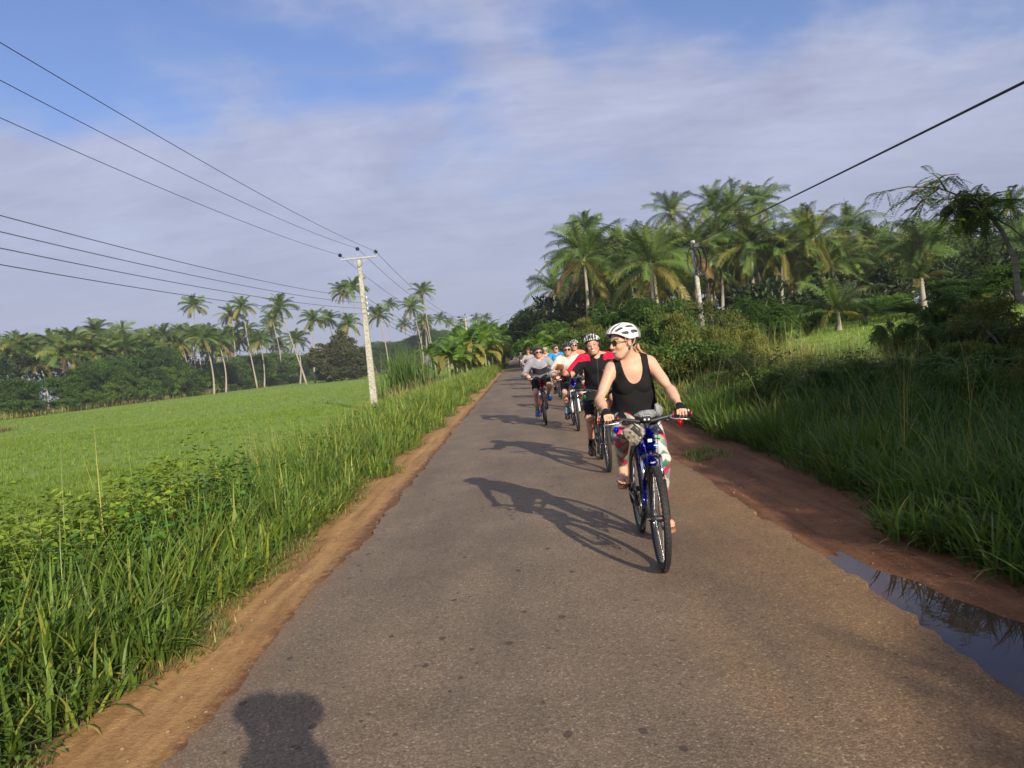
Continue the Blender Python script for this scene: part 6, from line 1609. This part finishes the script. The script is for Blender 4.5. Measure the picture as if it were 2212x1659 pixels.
# the photographer, riding ahead with the phone held back over the shoulder: only the shadow shows
bike = make_bike(crank=.3, dseed=17); tag(bike, 'bicycle of the photographer just behind the camera', 'bicycle')
Tm_ = Matrix.Translation((.36, -.70, .034)) @ Matrix.Rotation(R(-90), 4, 'Z'); inv = Tm_.inverted()
wl = inv @ Vector((.055, -.19, 1.50))
ph, _ = person('photographer on a bicycle whose shadow falls on the road, holding a phone out', h=.011, S=1.02, lean=6, twist=-55, hip=(-.17, .97), head=(-60, 0, 0), crank=.3, shirt=('tee', (.2, .2, .25), .02, .6, -.05), shorts=('shorts', BLK), shoes=(.1, .1, .1), helmet=((.5, .5, .5), BLK, 'rim'),
    rhand=dict(w=tuple(wl), d=tuple((inv.to_3x3() @ Vector((-.35, .75, .25))).normalized()), n=tuple((inv.to_3x3() @ Vector((-.6, .0, .1)))), curl=(35, 40, 30), pole=(.0, -.3, -.9)))
for o in (bike, ph): o.matrix_world = Tm_
phn = MB(); phn.box((0, 0, 0), (.15, .009, .072), M['black'], bev=.003); ph_o = phn.build('phone'); ph_o.location = EYE+Vector((.03, -.035, -.012)); ph_o.rotation_euler = (0, R(-5.7), 0); tag(ph_o, 'dark phone held up by the photographer behind the shadow on the road', 'phone')
# ---------------------------------------------------------------- power line
def insulator(mb, p, s=1.0, m=None):
    p = Vector(p); mb.tube([p, p+Vector((0, 0, .10*s))], .014*s, M['galv'], n=8)
    for z, r in ((.10, .045), (.13, .085), (.15, .05), (.175, .10), (.20, .055), (.225, .11), (.25, .06), (.285, .055), (.30, .02)):
        pass
    prof = [(.09, .03), (.10, .075), (.125, .085), (.135, .045), (.15, .095), (.175, .11), (.185, .05), (.20, .10), (.225, .115), (.24, .055), (.27, .05), (.29, .03)]
    mb.tube([p+Vector((0, 0, z*s)) for z, r in prof], [r*s for z, r in prof], m or M['porcelain'], n=14)
def power_pole(x, y, top, label, group='concrete poles of the power line', lean=0.0, detail=True):
    gz = float(height(x, y)); H = top-gz; root = empty('power_pole', (x, y, gz)); tag(root, label, 'power pole', group)
    mb = MB(); n = 12
    for i in range(n):
        z0, z1 = -.3+(H+.3)*i/n, -.3+(H+.3)*(i+1)/n; w0, w1 = [.30-.14*(z+.3)/(H+.3) for z in (z0, z1)]
        if i: pass
    V, Fc = [], []
    zs = [-.3+(H+.3)*i/n for i in range(n+1)]
    for z in zs:
        w = (.37-.17*(z+.3)/(H+.3))/2; d = w*.78; b = .025
        V += [(-w+b, -d, z), (w-b, -d, z), (w, -d+b, z), (w, d-b, z), (w-b, d, z), (-w+b, d, z), (-w, d-b, z), (-w, -d+b, z)]
    for i in range(n):
        for j in range(8): Fc.append([i*8+j, i*8+(j+1) % 8, (i+1)*8+(j+1) % 8, (i+1)*8+j])
    Fc.append([n*8+j for j in range(8)]); mb.add(V, Fc, M['concrete'], smooth=False); po = mb.build('shaft', None, root)
    ho = MB()
    for i in range(16): ho.tube([(0.0, -.20+.004*i, H-.6-.38*i), (0.0, -.115+.0*i, H-.6-.38*i)], .014, M['black'], n=8)
    ho = MB()
    for i in range(15):
        z = H-.5-.4*i
        if z < .4: break
        w = (.37-.17*(z+.3)/(H+.3))/2*.78; ho.tube([(0, -w-.002, z), (0, -w+.05, z)], .014, M['black'], n=8)
    ho.build('bolt_holes', None, po)
    if detail != 'low':
        ca = MB(); ca.box((0, -.11, H-.03), (1.95, .07, .08), M['galv'], bev=.008); ca.tube([(-.45, -.12, H-.05), (0, -.13, H-.5)], .018, M['galv'], n=6); ca.tube([(.45, -.12, H-.05), (0, -.13, H-.5)], .018, M['galv'], n=6); co = ca.build('crossarm', None, root)
        for xx, zz in ((-.93, .02), (0, .26), (.93, .02)):
            i_ = MB(); insulator(i_, (xx, -.11, H+zz), 1.0)
            if zz > .1: i_.tube([(xx, -.11, H), (xx, -.11, H+zz+.02)], .014, M['galv'], n=6)
            i_.build('insulator', None, co)
    for k in range(4):
        i_ = MB(); z = 5.25-.28*k-gz; i_.tube([(.10, -.11, z), (.2, -.13, z)], .012, M['galv'], n=6)
        i_.tube([(.20, -.13, z-.05), (.20, -.13, z-.02), (.20, -.13, z), (.20, -.13, z+.02), (.20, -.13, z+.05)], [.04, .045, .025, .045, .04], M['white_p'], n=10); i_.build('spool_insulator', None, root)
    return root
XP = -7.75
power_pole(XP, 38.6, 7.35, 'square concrete power pole with steel crossarm standing in the left verge grass')
power_pole(-6.9, 104, 7.35, 'small distant second power pole above the banana plants')
power_pole(-8.2, -12, 7.35, 'power pole behind the camera on the left verge')
def cable(p0, p1, sag, r, mat, label, group, n=60, name='power_line', pts=None):
    if pts is None:
        p0, p1 = Vector(p0), Vector(p1); pts = [p0.lerp(p1, i/n)-Vector((0, 0, 4*sag*(i/n)*(1-i/n))) for i in range(n+1)]
    mb = MB(); mb.tube(pts, r, mat, n=6); o = mb.build(name); tag(o, label, 'power line', group); return o
nm_ = ['left', 'middle', 'right']
for k, (dx, dz) in enumerate(((-.93, .22), (0, .48), (.93, .22))):
    cable((-8.2+dx, -12.1, 7.35+dz-.03), (XP+dx, 38.5, 7.35+dz), (.82, .97, .74)[k], .0075, M['wire'], f'{nm_[k]} one of the three high wires running from the pole top to the upper left', 'high wires')
    cable((XP+dx, 38.5, 7.35+dz), (-6.9+dx, 103.9, 7.35+dz), 1.5, .011, M['wire'], f'{nm_[k]} one of the three high wires running from the pole away to the distant pole', 'high wires')
for k in range(4):
    z = 5.25-.28*k; w = ['topmost', 'second', 'third', 'lowest'][k]
    cable((-8.0, -12.1, z), (XP+.2, 38.47, z), .76-.02*k, .0075, M['wire'], f'{w} of the four low wires left of the concrete pole', 'low wires')
    cable((XP+.2, 38.47, z), (-6.7, 103.9, z), 1.3, .010, M['wire'], f'{w} of the four low wires beyond the concrete pole', 'low wires')
# telephone pole with coiled cable on the right
bx = at(1507, 600, 34).x; gz = float(height(bx, 34)); tz = at(1493, 520, 34).z
root = empty('telephone_pole', (bx, 34, gz)); tag(root, 'round concrete pole with looped black cable coils in front of the right palm grove', 'telephone pole')
mb = MB(); H = tz-gz; mb.tube([(.1, 0, -.3), (0, 0, H*.5), (-.08, 0, H)], [.125, .105, .09], M['concrete'], n=14); mb.build('shaft', None, root)
for k, (cx, cy, rx, rz_) in enumerate(((-.22, -.16, .20, .55), (.16, -.18, .24, .62), (.02, -.22, .12, .5))):
    c_ = MB()
    for j in range(4):
        c_.tube([(cx+(rx+.012*j)*math.cos(a*.314), cy-.02*j, H-.95+(rz_+.02*j)*math.sin(a*.314)) for a in range(21)], .014, M['cable'], n=6, caps=False)
    c_.build('cable_coil', None, root)
c_ = MB(); c_.box((.0, -.18, H-.25), (.26, .12, .20), M['cable'], bev=.02); c_.tube([(-.08, -.15, H-.1), (-.6, -.2, H-.3), (-.95, -.2, H-.05)], .02, M['cable'], n=6); c_.build('splice_box', None, root)
def wire_pt(px, py, X): d = ray(px, py); k = X/d.x; return EYE+d*k
pA = Vector((bx-.05, 34, tz-.15)); q1 = wire_pt(2212, 178, 6.43); q2 = wire_pt(1680, 440, 7.28)
ys = np.array([q1.y, q2.y, 34]); zc3 = np.polyfit(ys, [q1.z, q2.z, pA.z], 2); xc3 = np.polyfit(ys, [q1.x, q2.x, pA.x], 1)
cable(None, None, 0, .019, M['cable'], 'thick black telephone cable running from the coiled-cable pole to the upper right', 'telephone cable', pts=[Vector((np.polyval(xc3, y), y, np.polyval(zc3, y))) for y in np.linspace(34, -18, 60)])
root = empty('telephone_pole', (float(np.polyval(xc3, -18)), -18, float(height(4, -18)))); tag(root, 'round concrete telephone pole behind the camera', 'telephone pole')
mb = MB(); Hh = float(np.polyval(zc3, -18))-root.location.z+.2; mb.tube([(.1, -.15, -.3), (0, -.15, Hh)], [.16, .12], M['concrete'], n=12); mb.build('shaft', None, root)
# fallen leaf and stones on the verges
rs_ = random.Random(12); mb = MB()
for i in range(260):
    y = 1.5+rs_.random()**1.6*14; x = rs_.choice([RL-.02-.42*rs_.random(), RR+.02+.5*rs_.random()]); r = rs_.uniform(.004, .013)
    z = float(ground_z(np.array([x]), np.array([y]))[0]); mb.ball((x, y, z+r*.3), (r*rs_.uniform(.8, 1.4), r, r*.7), n=6, k=4)
M['stone'] = pmat('pale_stone', (.22, .13, .075), .9, scale=3, var=.3); o = mb.build('pebbles', M['stone']); tag(o, 'small pale pebbles scattered over the earth verges', 'pebbles', kind='stuff')

hz = bpy.data.materials.new('haze_air'); hz.use_nodes = True; t = hz.node_tree; t.nodes.clear(); o_ = N(t, 'ShaderNodeOutputMaterial'); v_ = N(t, 'ShaderNodeVolumePrincipled')
v_.inputs['Color'].default_value = (.80, .86, 1, 1); v_.inputs['Density'].default_value = .00028; v_.inputs['Anisotropy'].default_value = 0.0; t.links.new(v_.outputs[0], o_.inputs['Volume'])
mb = MB(); mb.box((0, 160, 19.0), (760, 560, 44), hz); o = mb.build('haze'); tag(o, 'thin morning haze lying over the fields', 'haze', kind='stuff')
